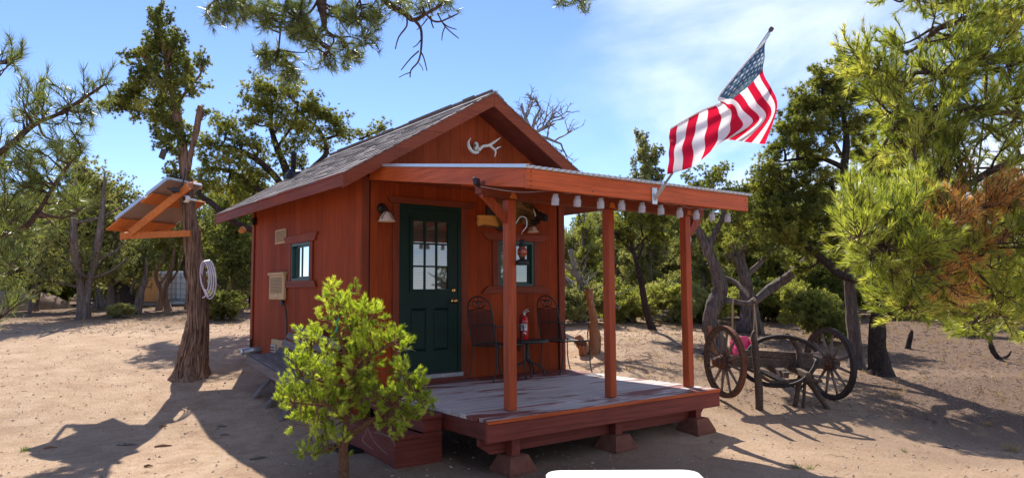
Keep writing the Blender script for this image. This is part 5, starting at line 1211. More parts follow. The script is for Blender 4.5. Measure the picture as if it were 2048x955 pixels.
special = [(VAR[0], 165, 17.5, 1.0, 'bushy juniper with reddish forked trunk near the left picture edge'), (VAR[3], 60, 21, 1.15, 'dark juniper behind the lowest left pine branch'), (VAR[5], 222, 19, .82, 'multi stem juniper between the forked one and the plywood board'),
           (VAR[2], 345, 27.5, 1.1, 'juniper standing right behind the white water tanks'), (VAR[6], 470, 20, .95, 'leafy juniper just left of the cabin rear corner'), (VAR[1], 500, 26, 1.2, 'tall pinyon rising behind the cabin rear corner'),
           (VAR[4], 1560, 22, 1.0, 'pinyon in shade behind the wagon axle'), (VAR[0], 1640, 26, 1.0, 'juniper standing back between the wagon and the black trunks'), (VAR[5], 1860, 19, 1.0, 'juniper in the right background under the pine boughs'), (VAR[2], 1985, 17, .95, 'juniper near the right picture edge behind the curled sapling'),
           (VAR[3], 1225, 24, 1.0, 'juniper in the gap left of the middle porch post'), (VAR[6], 1345, 25, .95, 'juniper directly left of the rightmost porch post')]
for v, px, dd, s, lab in special: putpx(v, px, dd, s, lab)
bsp = [(BUSH[0], 1262, 16.5, .80, 'low bright bush at the foot of the slim leaning pinyon'), (BUSH[1], 1345, 17.5, .9, 'yellow green bush left of the rightmost post'), (BUSH[2], 1640, 14.2, .85, 'low spreading dark bush left of the two black trunks'), (BUSH[0], 1420, 18, .8, 'bush beyond the twisted juniper'),
       (BUSH[1], 240, 17.5, .34, 'small yellowish shrub beside the split stump'), (BUSH[2], 1930, 15.5, .5, 'scrubby shrub in the right background'), (BUSH[0], 1580, 18.5, .9, 'sunny bush seen through the gap above the wagon'), (BUSH[1], 1160, 15.5, .75, 'pale bush beside the brush pile'), (BUSH[2], 445, 17, .6, 'low shrub between the juniper trunk and the cabin')]
for v, px, dd, s, lab in bsp: putpx(v, px, dd, s, lab)
GB = 'trees of the woodland ring behind the yard'
O1 = 'first second third fourth fifth sixth seventh eighth ninth tenth eleventh twelfth thirteenth fourteenth fifteenth sixteenth seventeenth eighteenth nineteenth'.split(); O2 = ['', '', 'twenty', 'thirty', 'forty', 'fifty']
def ordinal(n):
    if n < 20: return O1[n-1]
    t, u = divmod(n, 10); return (O2[t]+'-'+O1[u-1]) if u else O2[t][:-1]+'ieth'
for ring, (t_a, t_b, n_) in enumerate(((23, 29, 34), (29, 38, 44), (38, 55, 56))):
    ordn = 0
    for k in range(n_):
        ordn += 1
        fr = (k+random.uniform(.1, .9))/n_; px = -350+fr*2750; dd = random.uniform(t_a, t_b)
        if 262 < px < 440 and dd < 28.5: dd = random.uniform(28.5, 31)
        putpx(random.choice(VAR if (ring == 0 and k % 2) else LOW), px, dd, random.uniform(.7, 1.1)*(1+.12*ring), ('evergreen in the near row of the woodland, %s from the left', 'evergreen in the middle belt of the woodland, %s from the left', 'distant evergreen deep in the woodland, %s from the left')[ring] % ordinal(ordn), GB)
for k in range(34):
    bx_ = -200+2450*(k+random.random())/34; putpx(random.choice(BUSH), bx_, random.uniform(19, 27) if not 255 < bx_ < 450 else random.uniform(26.5, 28), random.uniform(.5, 1.25), 'scrubby bush at the foot of the woodland, '+ordinal(k+1)+' from the left', 'undergrowth bushes at the woodland edge')
# woods to the side and behind the camera, close enough to be mirrored in the panes
for k in range(22):
    a = YAW+PI+random.uniform(-1.9, 1.9); r = random.uniform(11, 24); put(random.choice(VAR), CAM.x+r*math.sin(a), CAM.y+r*math.cos(a), random.uniform(.9, 1.25), 'evergreen of the woodland behind the photographer, '+ordinal(k+1)+' round the clearing', 'trees behind the photographer')
# ================================================================== FOREGROUND PINES (real needles)
RNG = np.random.default_rng(5); random.seed(5)
def brush(twigs, per, ln, wd, tint, up=.12, fwd=.75, bare=.0):
    """needles round every twig (list of point lists), pointing forward like a bottle brush"""
    B_, D_, T_ = [], [], []
    for pts, tn in zip(twigs, tint):
        P_ = np.array([tuple(p) for p in pts]); k = len(P_)-1; u = bare+(1-bare)*RNG.random(per)**.8; f = u*k; i = np.minimum(f.astype(int), k-1)
        fr = (f-i)[:, None]; b = P_[i]*(1-fr)+P_[i+1]*fr; t = unit(P_[i+1]-P_[i]); r = RNG.normal(size=(per, 3)); r = unit(r-t*(r*t).sum(1)[:, None])
        a = np.clip(fwd+1.1*u[:, None]**3+RNG.normal(size=(per, 1))*.14, .2, 2.5); d = unit(t*a+r*.85+np.array([0, 0, up])); B_.append(b); D_.append(d); T_.append(np.full(per, tn))
    b = np.concatenate(B_); d = np.concatenate(D_); tt = np.concatenate(T_); n = len(b)
    l = ln*RNG.uniform(.7, 1.1, (n, 1)); s = unit(np.cross(d, RNG.normal(size=(n, 3)))); w = wd*.5
    V_ = np.stack([b-s*w, b+s*w, b+d*l], 1).reshape(-1, 3); return V_, np.clip(tt+RNG.normal(size=n)*.12, 0, 1)
def pine(t, limbs, clumps, mat, bark_, tw_n=6, tw_len=.14, per=60, ln=.042, wd=.0022, spread=.75, droop=0., tint0=.5, dead=None, r0=.010, off=None, bare=.12, tvar=.13, upw=.15):
    """limbs: world polylines; clumps: centres. A side branch reaches each clump and fans into needled twigs."""
    LPn = np.array([tuple(p) for l in limbs for p in l]); tw = MB(); tws, tints, dtws, dt_ = [], [], [], []
    for ci, c in enumerate(clumps):
        isdead = dead is not None and dead(c, ci); c = np.array(c, float)
        dd = np.linalg.norm(LPn-c, axis=1)+.25*np.maximum(0, LPn[:, 2]-c[2]); root = LPn[int(np.argmin(dd))]; dv = c-root; dl = np.linalg.norm(dv); dn = dv/(dl+1e-9)
        st = c-dn*min(dl*.5, tw_len*.5); mid = (root+st)/2+RNG.normal(size=3)*.06*dl+np.array([0, 0, -.05*dl])
        if dl > .03: tw.tube(smoothpath([root, mid, st], 4), lerps([r0, r0*.45], 9), 5, cap=False, wob=.15)
        tn = tint0+RNG.normal()*tvar
        for q in range(tw_n):
            d = unit(dn*(1-spread*.5)+RNG.normal(size=3)*spread*.62+np.array([0, 0, upw-droop])); l = tw_len*RNG.uniform(.7, 1.25)
            p1 = st+d*l*.5+RNG.normal(size=3)*.012; p2 = st+d*l+np.array([0, 0, .18*l-droop*l*.5]); pts = smoothpath([st, p1, p2], 3)
            tw.tube(pts, lerps([r0*.36, r0*.2], len(pts)), 4, cap=False); (dtws if isdead else tws).append(pts); (dt_ if isdead else tints).append(tn+RNG.normal()*.06)
    o0 = t.location
    V_, tt = brush(tws, per, ln, wd, tints, bare=bare, up=.12+upw*.5); tri_obj('crown', V_, tt, mat, t, o0)
    if dtws: V_, tt = brush(dtws, int(per*.8), ln, wd, dt_, fwd=.5); tri_obj('dead_needles', V_, tt, 'dead_needles', t, o0)
    tw.build('branches', bark_, t, True, 'stuff')
# ---- young pine in front of the steps
yd = 5.5; yb = GP(680, 966); yd = depth(yb)-.0
yt = thing('young_pine', 'young bright yellow green pine sapling in front of the porch steps', 'tree', yb)
def wl(pts, n=6): return smoothpath([D(a, b, c) for a, b, c in pts], n)
stem = wl([(680, 962, yd), (683, 915, yd), (684, 885, yd), (700, 862, yd), (728, 845, yd), (742, 835, yd)])
stem[0] = yb-Vector((0, 0, .05))
l_main = wl([(686, 880, yd+.02), (688, 840, yd+.05), (700, 790, yd+.05), (702, 750, yd), (692, 715, yd), (684, 690, yd), (672, 650, yd), (672, 610, yd), (678, 580, yd)])
l_a = wl([(742, 835, yd), (770, 815, yd-.1), (800, 790, yd-.2), (830, 775, yd-.2)]); l_b = wl([(702, 745, yd), (725, 715, yd-.1), (755, 700, yd-.15), (785, 680, yd-.15)])
l_c = wl([(700, 770, yd), (650, 760, yd-.1), (600, 745, yd-.15)]); l_d = wl([(690, 800, yd), (640, 805, yd-.2), (585, 800, yd-.25)]); l_e = wl([(684, 885, yd), (650, 895, yd-.1), (620, 905, yd-.1)]); l_f = wl([(690, 705, yd), (650, 690, yd), (610, 672, yd)]); l_g = wl([(676, 660, yd), (710, 640, yd), (745, 632, yd)]); l_h = wl([(728, 845, yd), (700, 830, yd+.2), (660, 850, yd+.25)])
m = MB(); m.tube(stem, lerps([.046, .040, .036, .030, .024, .018], len(stem)), 12, wob=.25)
for l, r in ((l_main, .026), (l_a, .014), (l_b, .013), (l_c, .012), (l_d, .013), (l_e, .010), (l_f, .009), (l_g, .008), (l_h, .010)): m.tube(l, lerps([r, r*.8, r*.35], len(l)), 8, wob=.2, seed=r*100)
m.build('trunk', 'young_bark', yt, True)
yb_ = [(680, 586, 34, 20), (655, 605, 26, 20), (705, 605, 28, 18), (680, 625, 44, 16), (650, 635, 30, 12), (735, 640, 26, 16), (752, 625, 14, 12), (710, 650, 34, 14), (612, 662, 22, 16), (640, 672, 30, 14), (690, 672, 40, 16), (745, 672, 36, 18), (785, 662, 24, 18), (790, 690, 26, 18),
       (590, 700, 20, 14), (625, 705, 34, 18), (670, 710, 40, 18), (725, 705, 40, 18), (760, 700, 24, 16), (600, 738, 34, 22), (650, 745, 40, 20), (705, 750, 40, 22), (575, 775, 22, 16), (625, 785, 44, 26), (680, 790, 50, 28), (740, 770, 40, 24), (800, 745, 28, 20), (765, 800, 34, 22), (830, 775, 28, 18), (850, 795, 14, 22), (565, 805, 20, 14), (590, 828, 34, 18), (640, 835, 40, 20), (700, 830, 40, 18), (800, 825, 34, 22), (828, 845, 16, 16), (765, 842, 36, 14), (650, 868, 34, 14), (620, 905, 22, 14), (650, 892, 34, 16), (680, 868, 20, 12), (740, 735, 20, 14), (835, 800, 26, 20), (815, 770, 24, 16), (845, 825, 16, 14), (790, 860, 22, 10), (800, 795, 30, 18)]
cl_ = []
for (px, py, rx, ry) in yb_:
    for q in range(max(3, int(rx*ry/80))):
        a = random.uniform(0, 2*PI); r = math.sqrt(random.random()); cl_.append(D(px+rx*1.0*r*math.cos(a), py+ry*1.0*r*math.sin(a), yd+random.uniform(-.34, .30)))
pine(yt, [l_main, l_a, l_b, l_c, l_d, l_e, l_f, l_g, l_h], cl_, 'young_needles', 'young_bark', tw_n=4, tw_len=.085, per=62, ln=.044, wd=.0044, spread=.75, tint0=.5, r0=.006, bare=.42, tvar=.22, upw=.32)
m = MB()                                                     # dead twigs low on the sapling and a ribbon
for pts in ([(740, 838, yd), (760, 862, yd-.1), (790, 875, yd-.15)], [(728, 845, yd), (745, 880, yd-.1), (770, 905, yd-.15)], [(745, 860, yd-.05), (775, 870, yd-.1), (785, 888, yd-.1)], [(735, 850, yd), (720, 875, yd-.1), (742, 895, yd-.1)], [(790, 700, yd), (815, 695, yd), (830, 700, yd)]): m.tube(wl(pts, 3), lerps([.005, .0018], 7), 4, wob=.2)
m.build('dead_twigs', 'dead_wood', yt, kind='stuff')
MB().tube(wl([(676, 632, yd-.02), (671, 640, yd-.04), (673, 650, yd-.03), (668, 660, yd-.05)], 3), .007, 4).build('ribbon', 'green_ribbon' if 'green_ribbon' in MATS else plain('green_ribbon', (.02, .45, .22), .5, .4), yt)
# ---- big pine on the right, trunk outside the picture
rtb = D(2290, 900, 3.4); rtb.z = gz(rtb.x, rtb.y)
rp = thing('foreground_pine', 'large pinyon whose sunlit boughs fill the right side of the picture', 'tree', rtb)
def WP(pts, n=6): return smoothpath([D(a, b, c) for a, b, c in pts], n)
trunk = smoothpath([rtb-Vector((0, 0, .1)), D(2285, 600, 3.4), D(2270, 300, 3.4), D(2280, 0, 3.45), D(2270, -300, 3.5)], 6)
RL = [([(2275, 60, 3.4), (2120, 30, 3.3), (2040, 38, 3.2), (1960, 42, 3.1), (1890, 62, 3.0), (1850, 95, 2.95), (1820, 115, 2.9)], .022),
      ([(1900, 60, 3.0), (1885, 66, 3.0), (1872, 64, 3.0)], .014), ([(2270, 180, 3.4), (2120, 140, 3.2), (2010, 120, 3.1), (1930, 150, 3.0), (1850, 155, 2.9), (1760, 150, 2.9)], .018),
      ([(2270, 330, 3.4), (2080, 250, 3.1), (1990, 235, 3.0), (1900, 220, 2.9), (1800, 240, 2.85)], .018), ([(2270, 420, 3.4), (2100, 330, 2.9), (2000, 345, 2.8), (1900, 400, 2.7), (1780, 430, 2.65), (1720, 440, 2.6)], .020),
      ([(2275, 520, 3.4), (2080, 450, 2.8), (2000, 490, 2.6), (1940, 530, 2.55), (1870, 560, 2.5), (1810, 600, 2.5)], .018), ([(2275, 600, 3.4), (2100, 560, 2.8), (2020, 590, 2.7), (1960, 630, 2.65)], .015),
      ([(2080, 420, 2.9), (1980, 420, 2.6), (1880, 470, 2.4), (1790, 500, 2.35), (1700, 490, 2.35)], .014), ([(2270, 0, 3.45), (2100, -30, 3.2), (1980, -10, 3.1), (1900, 0, 3.0), (1820, -5, 2.95)], .016)]
limbs = [WP(p) for p, r in RL]; m = MB(); m.tube(trunk, lerps([.17, .15, .13, .12, .10], len(trunk)), 12, wob=.2)
for l, (p, r) in zip(limbs, RL): m.tube(l, lerps([r*1.3, r*.75, r*.55, r*.25], len(l)), 9, wob=.2, seed=r*77)
m.tube(WP([(1978, 130, 3.0), (1974, 200, 2.95), (1960, 330, 2.9), (1950, 400, 2.88)], 4), lerps([.006, .003], 13), 5); m.build('trunk', 'pine_bark', rp, True)
RBL = [(1860, 10, 60, 16, 3.0, 5), (1940, 20, 70, 26, 3.1, 9), (2020, 15, 50, 26, 3.1, 7), (1730, 2, 40, 8, 3.0, 2), (2010, 75, 60, 26, 3.1, 9), (1940, 95, 50, 18, 3.0, 5), (1790, 105, 24, 14, 2.9, 3), (1720, 118, 26, 18, 2.9, 3), (1745, 150, 50, 26, 2.9, 9), (1820, 155, 50, 26, 2.9, 8), (1900, 150, 60, 26, 3.0, 8), (1985, 150, 60, 30, 3.0, 9), (1790, 200, 50, 26, 2.9, 8), (1870, 210, 60, 26, 2.9, 9), (1950, 215, 60, 26, 2.95, 9), (2030, 200, 40, 40, 3., 7),
       (1800, 250, 40, 20, 2.85, 5), (1860, 270, 60, 26, 2.85, 9), (1940, 275, 40, 22, 2.9, 5), (2020, 270, 40, 30, 2.9, 7), (1830, 320, 46, 26, 2.8, 7), (1890, 330, 44, 26, 2.8, 7), (1850, 375, 50, 22, 2.7, 7), (1900, 290, 40, 20, 2.8, 4), (2030, 350, 36, 36, 2.8, 6), (1960, 385, 50, 22, 2.75, 5), (2020, 420, 40, 30, 2.7, 7),
       (1800, 300, 40, 24, 2.85, 6), (1840, 290, 40, 24, 2.8, 6), (1770, 340, 34, 18, 2.8, 4), (1960, 40, 50, 24, 3.1, 6), (2030, 120, 30, 40, 3.1, 6), (1890, 90, 40, 16, 3.0, 4), (1700, 400, 30, 16, 2.45, 4), (1690, 450, 40, 30, 2.4, 9), (1750, 430, 50, 34, 2.5, 10), (1820, 440, 50, 34, 2.5, 10), (1880, 440, 50, 30, 2.5, 9), (1940, 460, 50, 34, 2.5, 9), (1710, 500, 46, 30, 2.35, 9), (1780, 500, 50, 34, 2.4, 10), (1850, 510, 50, 34, 2.4, 10), (1920, 520, 50, 34, 2.5, 9), (1990, 500, 50, 40, 2.6, 10), (2040, 480, 26, 40, 2.6, 5),
       (1750, 560, 44, 26, 2.4, 8), (1820, 570, 50, 30, 2.4, 9), (1890, 580, 50, 26, 2.45, 8), (1960, 580, 50, 30, 2.55, 8), (2030, 570, 34, 36, 2.6, 7), (1770, 605, 34, 16, 2.4, 4), (1830, 625, 40, 20, 2.45, 6), (1900, 625, 34, 18, 2.5, 4), (1990, 630, 50, 20, 2.6, 6), (1935, 660, 26, 22, 2.6, 4), (2040, 615, 20, 20, 2.6, 4), (2030, 665, 30, 16, 2.6, 2)]
cl_ = []
for (px, py, rx, ry, dd, n_) in RBL:
    if py > 380 and px < 1800: px += 26; py -= 4
    for q in range(int(n_*1.35)):
        a = random.uniform(0, 2*PI); r = math.sqrt(random.random()); cl_.append(D(px+rx*r*math.cos(a), py+ry*r*math.sin(a), dd+random.uniform(-.25, .35)))
dz_px = [(1925, 410, 30, 22), (1905, 440, 22, 24), (1900, 578, 26, 16), (2010, 400, 34, 18), (1990, 460, 24, 14), (1975, 530, 22, 12)]
dead_c = [(D(a, b, 2.55)-CAM).normalized() for a, b, c, d in dz_px]
def isdead(c, i):
    v = (Vector(c)-CAM).normalized(); return any((v-q).length < .018 for q in dead_c)
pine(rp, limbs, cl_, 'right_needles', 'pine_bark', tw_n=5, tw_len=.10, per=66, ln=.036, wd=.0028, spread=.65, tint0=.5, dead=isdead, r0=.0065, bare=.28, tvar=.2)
# ---- pine boughs at the left edge
ltb = D(-420, 900, 2.2); ltb.z = gz(ltb.x, ltb.y)
lpn = thing('left_pine', 'pinyon reaching in from the left edge with long needled boughs', 'tree', ltb)
trunk = smoothpath([ltb-Vector((0, 0, .1)), D(-430, 600, 2.2), D(-420, 300, 2.2), D(-430, -100, 2.25)], 6)
LR = [([(-420, 420, 2.2), (-200, 380, 2.1), (-60, 330, 2.0), (10, 288, 1.95), (70, 240, 1.95), (120, 218, 1.95), (170, 188, 1.95), (212, 160, 1.95)], .014), ([(-420, 560, 2.2), (-200, 520, 2.0), (-50, 470, 1.9), (40, 448, 1.85), (75, 415, 1.85), (105, 368, 1.85), (135, 325, 1.85), (165, 288, 1.85)], .013),
      ([(-425, 250, 2.2), (-200, 180, 2.1), (-40, 125, 2.1), (15, 115, 2.1)], .008), ([(-420, 650, 2.2), (-200, 600, 1.9), (-40, 545, 1.8), (20, 530, 1.8), (55, 522, 1.8)], .008), ([(-420, 760, 2.2), (-200, 700, 1.8), (-50, 655, 1.7), (10, 615, 1.7), (45, 590, 1.7)], .006),
      ([(-420, 480, 2.2), (-180, 400, 2.1), (-40, 330, 2.05), (30, 310, 2.0)], .010), ([(75, 415, 1.85), (130, 425, 1.85), (175, 400, 1.85)], .006), ([(70, 240, 1.95), (55, 215, 1.9), (48, 190, 1.9)], .005)]
limbs = [WP(p) for p, r in LR]; m = MB(); m.tube(trunk, lerps([.15, .13, .11, .10], len(trunk)), 12, wob=.2)
for l, (p, r) in zip(limbs, LR): m.tube(l, lerps([r*1.3, r*.6, r*.42, r*.2], len(l)), 8, wob=.25, seed=r*77)
m.build('trunk', 'pine_bark', lpn, True)
cl_ = []
for (px, py, rx, ry, dd, n_) in [(205, 165, 18, 10, 1.95, 3), (175, 190, 26, 16, 1.95, 4), (130, 215, 26, 16, 1.95, 4), (85, 190, 26, 20, 1.95, 4), (50, 200, 18, 22, 1.9, 3), (60, 235, 40, 16, 1.95, 3), (100, 175, 16, 14, 1.95, 2), (165, 215, 24, 12, 1.95, 3), (15, 120, 18, 16, 2.1, 4), (25, 100, 10, 8, 2.1, 1), (5, 150, 10, 10, 2.1, 2),
       (165, 280, 18, 14, 1.85, 3), (140, 305, 26, 20, 1.85, 4), (110, 290, 26, 20, 1.9, 3), (60, 290, 40, 22, 1.95, 6), (20, 320, 36, 24, 2.0, 6), (100, 340, 34, 20, 1.85, 4), (130, 350, 20, 18, 1.85, 2), (60, 350, 40, 24, 1.9, 6), (20, 380, 36, 24, 1.9, 5), (90, 395, 40, 18, 1.85, 4), (40, 425, 40, 16, 1.85, 4), (160, 405, 24, 10, 1.85, 3), (120, 425, 30, 12, 1.85, 3), (10, 450, 26, 12, 1.85, 3), (60, 445, 30, 10, 1.85, 2),
       (15, 505, 24, 16, 1.8, 3), (45, 525, 20, 12, 1.8, 3), (10, 545, 20, 12, 1.8, 2), (35, 592, 14, 10, 1.7, 2), (5, 620, 10, 10, 1.7, 2), (0, 270, 20, 16, 2.0, 3)]:
    for q in range(max(1, int(n_*.95))):
        a = random.uniform(0, 2*PI); r = math.sqrt(random.random()); cl_.append(D(px+rx*r*math.cos(a), py+ry*r*math.sin(a), dd+random.uniform(-.10, .14)))
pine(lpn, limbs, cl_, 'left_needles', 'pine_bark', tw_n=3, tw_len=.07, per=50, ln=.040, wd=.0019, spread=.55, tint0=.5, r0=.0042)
# ---- bough hanging into the top of the picture
otb = CAM-FH*1.6+RT*1.2; otb.z = gz(otb.x, otb.y)
tpn = thing('overhead_pine', 'pine bough with dark green tufts and bare twigs hanging from the top edge', 'tree', otb)
trunk = smoothpath([otb-Vector((0, 0, .1)), otb+Vector((.03, .05, 1.6)), otb+Vector((-.02, .02, 3.2)), otb+Vector((0, 0, 4.6))], 6)
j1 = otb+Vector((0, 0, 3.0)); TRL = [[j1, D(760, -420, 2.0), D(680, -160, 2.3), D(650, -30, 2.3), D(652, 30, 2.3), D(660, 60, 2.3), D(688, 75, 2.3), D(700, 90, 2.3)], [D(760, -420, 2.0), D(720, -120, 2.35), D(770, -10, 2.4), D(815, 25, 2.4), D(833, 38, 2.4), D(858, 25, 2.4), D(905, -5, 2.4), D(940, -60, 2.45)],
     [D(680, -160, 2.3), D(590, -60, 2.3), D(578, 0, 2.3), D(568, 40, 2.3), D(561, 100, 2.3)], [D(680, -160, 2.3), D(560, -90, 2.25), D(480, -40, 2.2), D(430, 0, 2.2), D(418, 15, 2.2)], [D(690, -130, 2.3), D(720, -20, 2.3), D(728, 15, 2.3), D(722, 35, 2.3)], [D(940, -60, 2.45), D(1040, -50, 2.5), D(1140, -20, 2.5), D(1160, 2, 2.5)],
     [D(665, 62, 2.3), D(672, 78, 2.28), D(658, 100, 2.28)], [D(688, 72, 2.3), D(705, 70, 2.3), D(735, 82, 2.3)], [D(650, -20, 2.3), D(625, 20, 2.28), D(600, 25, 2.28)]]
trr = [(.05, .006), (.02, .006), (.008, .0035), (.010, .004), (.006, .003), (.008, .003), (.004, .0025), (.0035, .002), (.006, .003)]
limbs = [smoothpath(p, 6) for p in TRL]; m = MB(); m.tube(trunk, lerps([.16, .13, .11, .08], len(trunk)), 12, wob=.2)
for l, (a, b) in zip(limbs, trr): m.tube(l, lerps([a, (a+b)/2.2, b, b*.7], len(l)), 7, wob=.2)
for p, r in (([(833, 38), (846, 55), (848, 80), (846, 102)], .0052), ([(846, 102), (840, 122), (826, 138), (824, 153)], .003), ([(846, 102), (852, 115), (858, 140)], .0026), ([(842, 100), (825, 115), (806, 138)], .0026), ([(818, 30), (818, 50), (802, 72), (795, 96)], .003), ([(858, 28), (870, 40), (885, 42), (900, 36), (922, 26)], .0036), ([(885, 40), (900, 52), (918, 58)], .0025), ([(880, 25), (895, 52), (922, 76)], .0026), ([(896, 50), (890, 64), (888, 80)], .0022), ([(860, 35), (848, 50), (838, 58)], .0022), ([(846, 78), (838, 88), (830, 93)], .002), ([(824, 143), (812, 147), (801, 153)], .0018), ([(842, 125), (848, 133), (850, 140)], .0016), ([(866, 30), (868, 44), (872, 55)], .003), ([(668, 8), (685, 40), (705, 68)], .0025), ([(862, 6), (868, 26), (872, 30)], .0025)):
    pp = WP([(a, b, 2.4 if a > 760 else 2.3) for a, b in p], 3); m.tube(pp, lerps([r*1.15, r*.6], len(pp)), 5, wob=.25)
m.build('trunk', 'pine_bark', tpn, True)
cl_ = []
for (px, py, rx, ry, dd, n_) in [(425, 14, 12, 8, 2.2, 3), (455, 2, 20, 8, 2.2, 4), (500, 6, 30, 14, 2.22, 8), (530, 24, 24, 14, 2.25, 7), (555, 8, 20, 14, 2.25, 4), (538, 100, 16, 12, 2.3, 4), (560, 112, 18, 14, 2.3, 6), (580, 135, 18, 16, 2.3, 6), (595, 150, 8, 6, 2.3, 1), (600, 15, 26, 18, 2.28, 8), (585, 40, 20, 18, 2.28, 4), (620, 50, 24, 20, 2.28, 8), (640, 68, 14, 14, 2.28, 4), (605, 60, 16, 12, 2.28, 3), (625, 95, 10, 10, 2.28, 1),
       (660, 108, 12, 10, 2.28, 4), (690, 88, 12, 14, 2.3, 4), (702, 115, 12, 12, 2.3, 5), (735, 82, 10, 8, 2.3, 3), (680, 15, 24, 14, 2.3, 6), (720, 22, 24, 18, 2.3, 7), (745, 40, 16, 10, 2.3, 4), (700, 36, 14, 10, 2.3, 3), (765, 10, 16, 10, 2.35, 3), (800, 2, 14, 6, 2.4, 3), (840, 4, 18, 8, 2.4, 4), (885, 8, 18, 10, 2.42, 4), (470, 18, 14, 8, 2.2, 2), (1165, 0, 10, 6, 2.5, 3), (1132, -6, 14, 5, 2.5, 2)]:
    for q in range(int(n_*1.15)+1):
        a = random.uniform(0, 2*PI); r = math.sqrt(random.random()); cl_.append(D(px+rx*r*math.cos(a), py+ry*r*math.sin(a), dd+random.uniform(-.08, .10)))
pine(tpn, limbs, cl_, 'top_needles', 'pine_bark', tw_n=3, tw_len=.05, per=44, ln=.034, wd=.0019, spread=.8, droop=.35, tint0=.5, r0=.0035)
# ================================================================== YARD THINGS
# ---- wagon running gear
def wheel(cart, c, ax, R0, hub_out, mat_r='rust', ns=12):
    """felloe ring with iron tyre, hub and spokes, axis ax through c"""
    ax = Vector(ax).normalized(); u = Vector((0, 0, 1)); u = (u-ax*u.dot(ax)).normalized(); v = ax.cross(u); n = 48
    def ring(r0, r1, h0, h1, wobble):
        mb = MB(); vs = []; fs = []
        for k in range(n):
            a = 2*PI*k/n; d = u*math.cos(a)+v*math.sin(a); w = 1+wobble*noise.noise(Vector((math.cos(a)*2, math.sin(a)*2, R0*9)))
            vs += [c+d*r0*w+ax*h0, c+d*r1*w+ax*h0, c+d*r1*w+ax*h1, c+d*r0*w+ax*h1]
        for k in range(n):
            a = 4*k; b = 4*((k+1) % n)
            for q in range(4): fs.append((a+q, a+(q+1) % 4, b+(q+1) % 4, b+q))
        mb.add(vs, fs); return mb
    w = ring(R0-.062, R0-.010, -.026, .026, .012).build('wheel', 'cart_wood', cart); ring(R0-.0095, R0, -.030, .030, .008).build('tyre', mat_r, w)
    MB().lathe([(.0, -.13), (.045, -.13), (.06, -.12), (.062, -.08), (.082, -.06), (.088, 0), (.082, .06), (.07, .09), (.06, .12), (.0, .12)], c, ax, n=20).build('hub', 'cart_wood', w, True)
    for h in (-.10, -.055, .055, .10): MB().lathe([(.05+.04*(abs(h) < .06), -.012), (.068+.022*(abs(h) < .06), -.010), (.068+.022*(abs(h) < .06), .010), (.05, .012)], c+ax*h, ax, n=20).build('hub_band', 'rust', w)
    for k in range(ns):
        a = 2*PI*(k+.4)/ns; d = u*math.cos(a)+v*math.sin(a); p0 = c+d*.075; p1 = c+d*(R0-.055); MB().tube([p0, p0.lerp(p1, .3), p0.lerp(p1, .75), p1], [.021, .020, .015, .017], 7, wob=.12, seed=k).build('spoke', 'spoke_wood', w, True)
    MB().lathe([(.03, -.02), (.034, 0), (.034, .03), (0, .032)], c+ax*hub_out*.13, ax*hub_out, n=12).build('axle_nut', 'rust', w)
    return w
bark('spoke_wood', (.10, .075, .055, 1), (.25, .19, .14, 1), (.42, .35, .28, 1), (8, 8, 1), 6.)
C1 = D(1446, 727, 8.8); C2 = D(1656, 733, 9.2); AX = (C2-C1); AX.z = 0; AX.normalize()
wg = thing('wagon_axle', 'antique wooden wagon axle with two spoked iron tyred wheels', 'wagon', (C1+C2)/2-Vector((0, 0, .45)))
wheel(wg, C1, AX, .445, -1, 'rust', 12); wheel(wg, C2, AX, .465, -1, 'iron', 12)
MB().beam(C1+AX*.10, C2-AX*.10, .11, .12).build('axle', 'cart_wood', wg); MB().beam(C1+AX*.30+Vector((0, 0, .10)), C2-AX*.28+Vector((0, 0, .10)), .10, .08).build('bolster', 'cart_wood', wg)
MB().tube([C1+AX*.22+Vector((0, 0, -.01)), C1+AX*.8+Vector((0, -.05, -.30)), C2-AX*.5+Vector((0, -.05, -.30)), C2-AX*.22], .012, 6).build('truss_rod', 'iron', wg)
for f in (.42, .62): MB().beam(C1.lerp(C2, f)+FH*.3+Vector((0, 0, -.04)), C1.lerp(C2, f)-FH*.55+Vector((0, 0, -.10)), .06, .07).build('hound', 'cart_wood', wg)
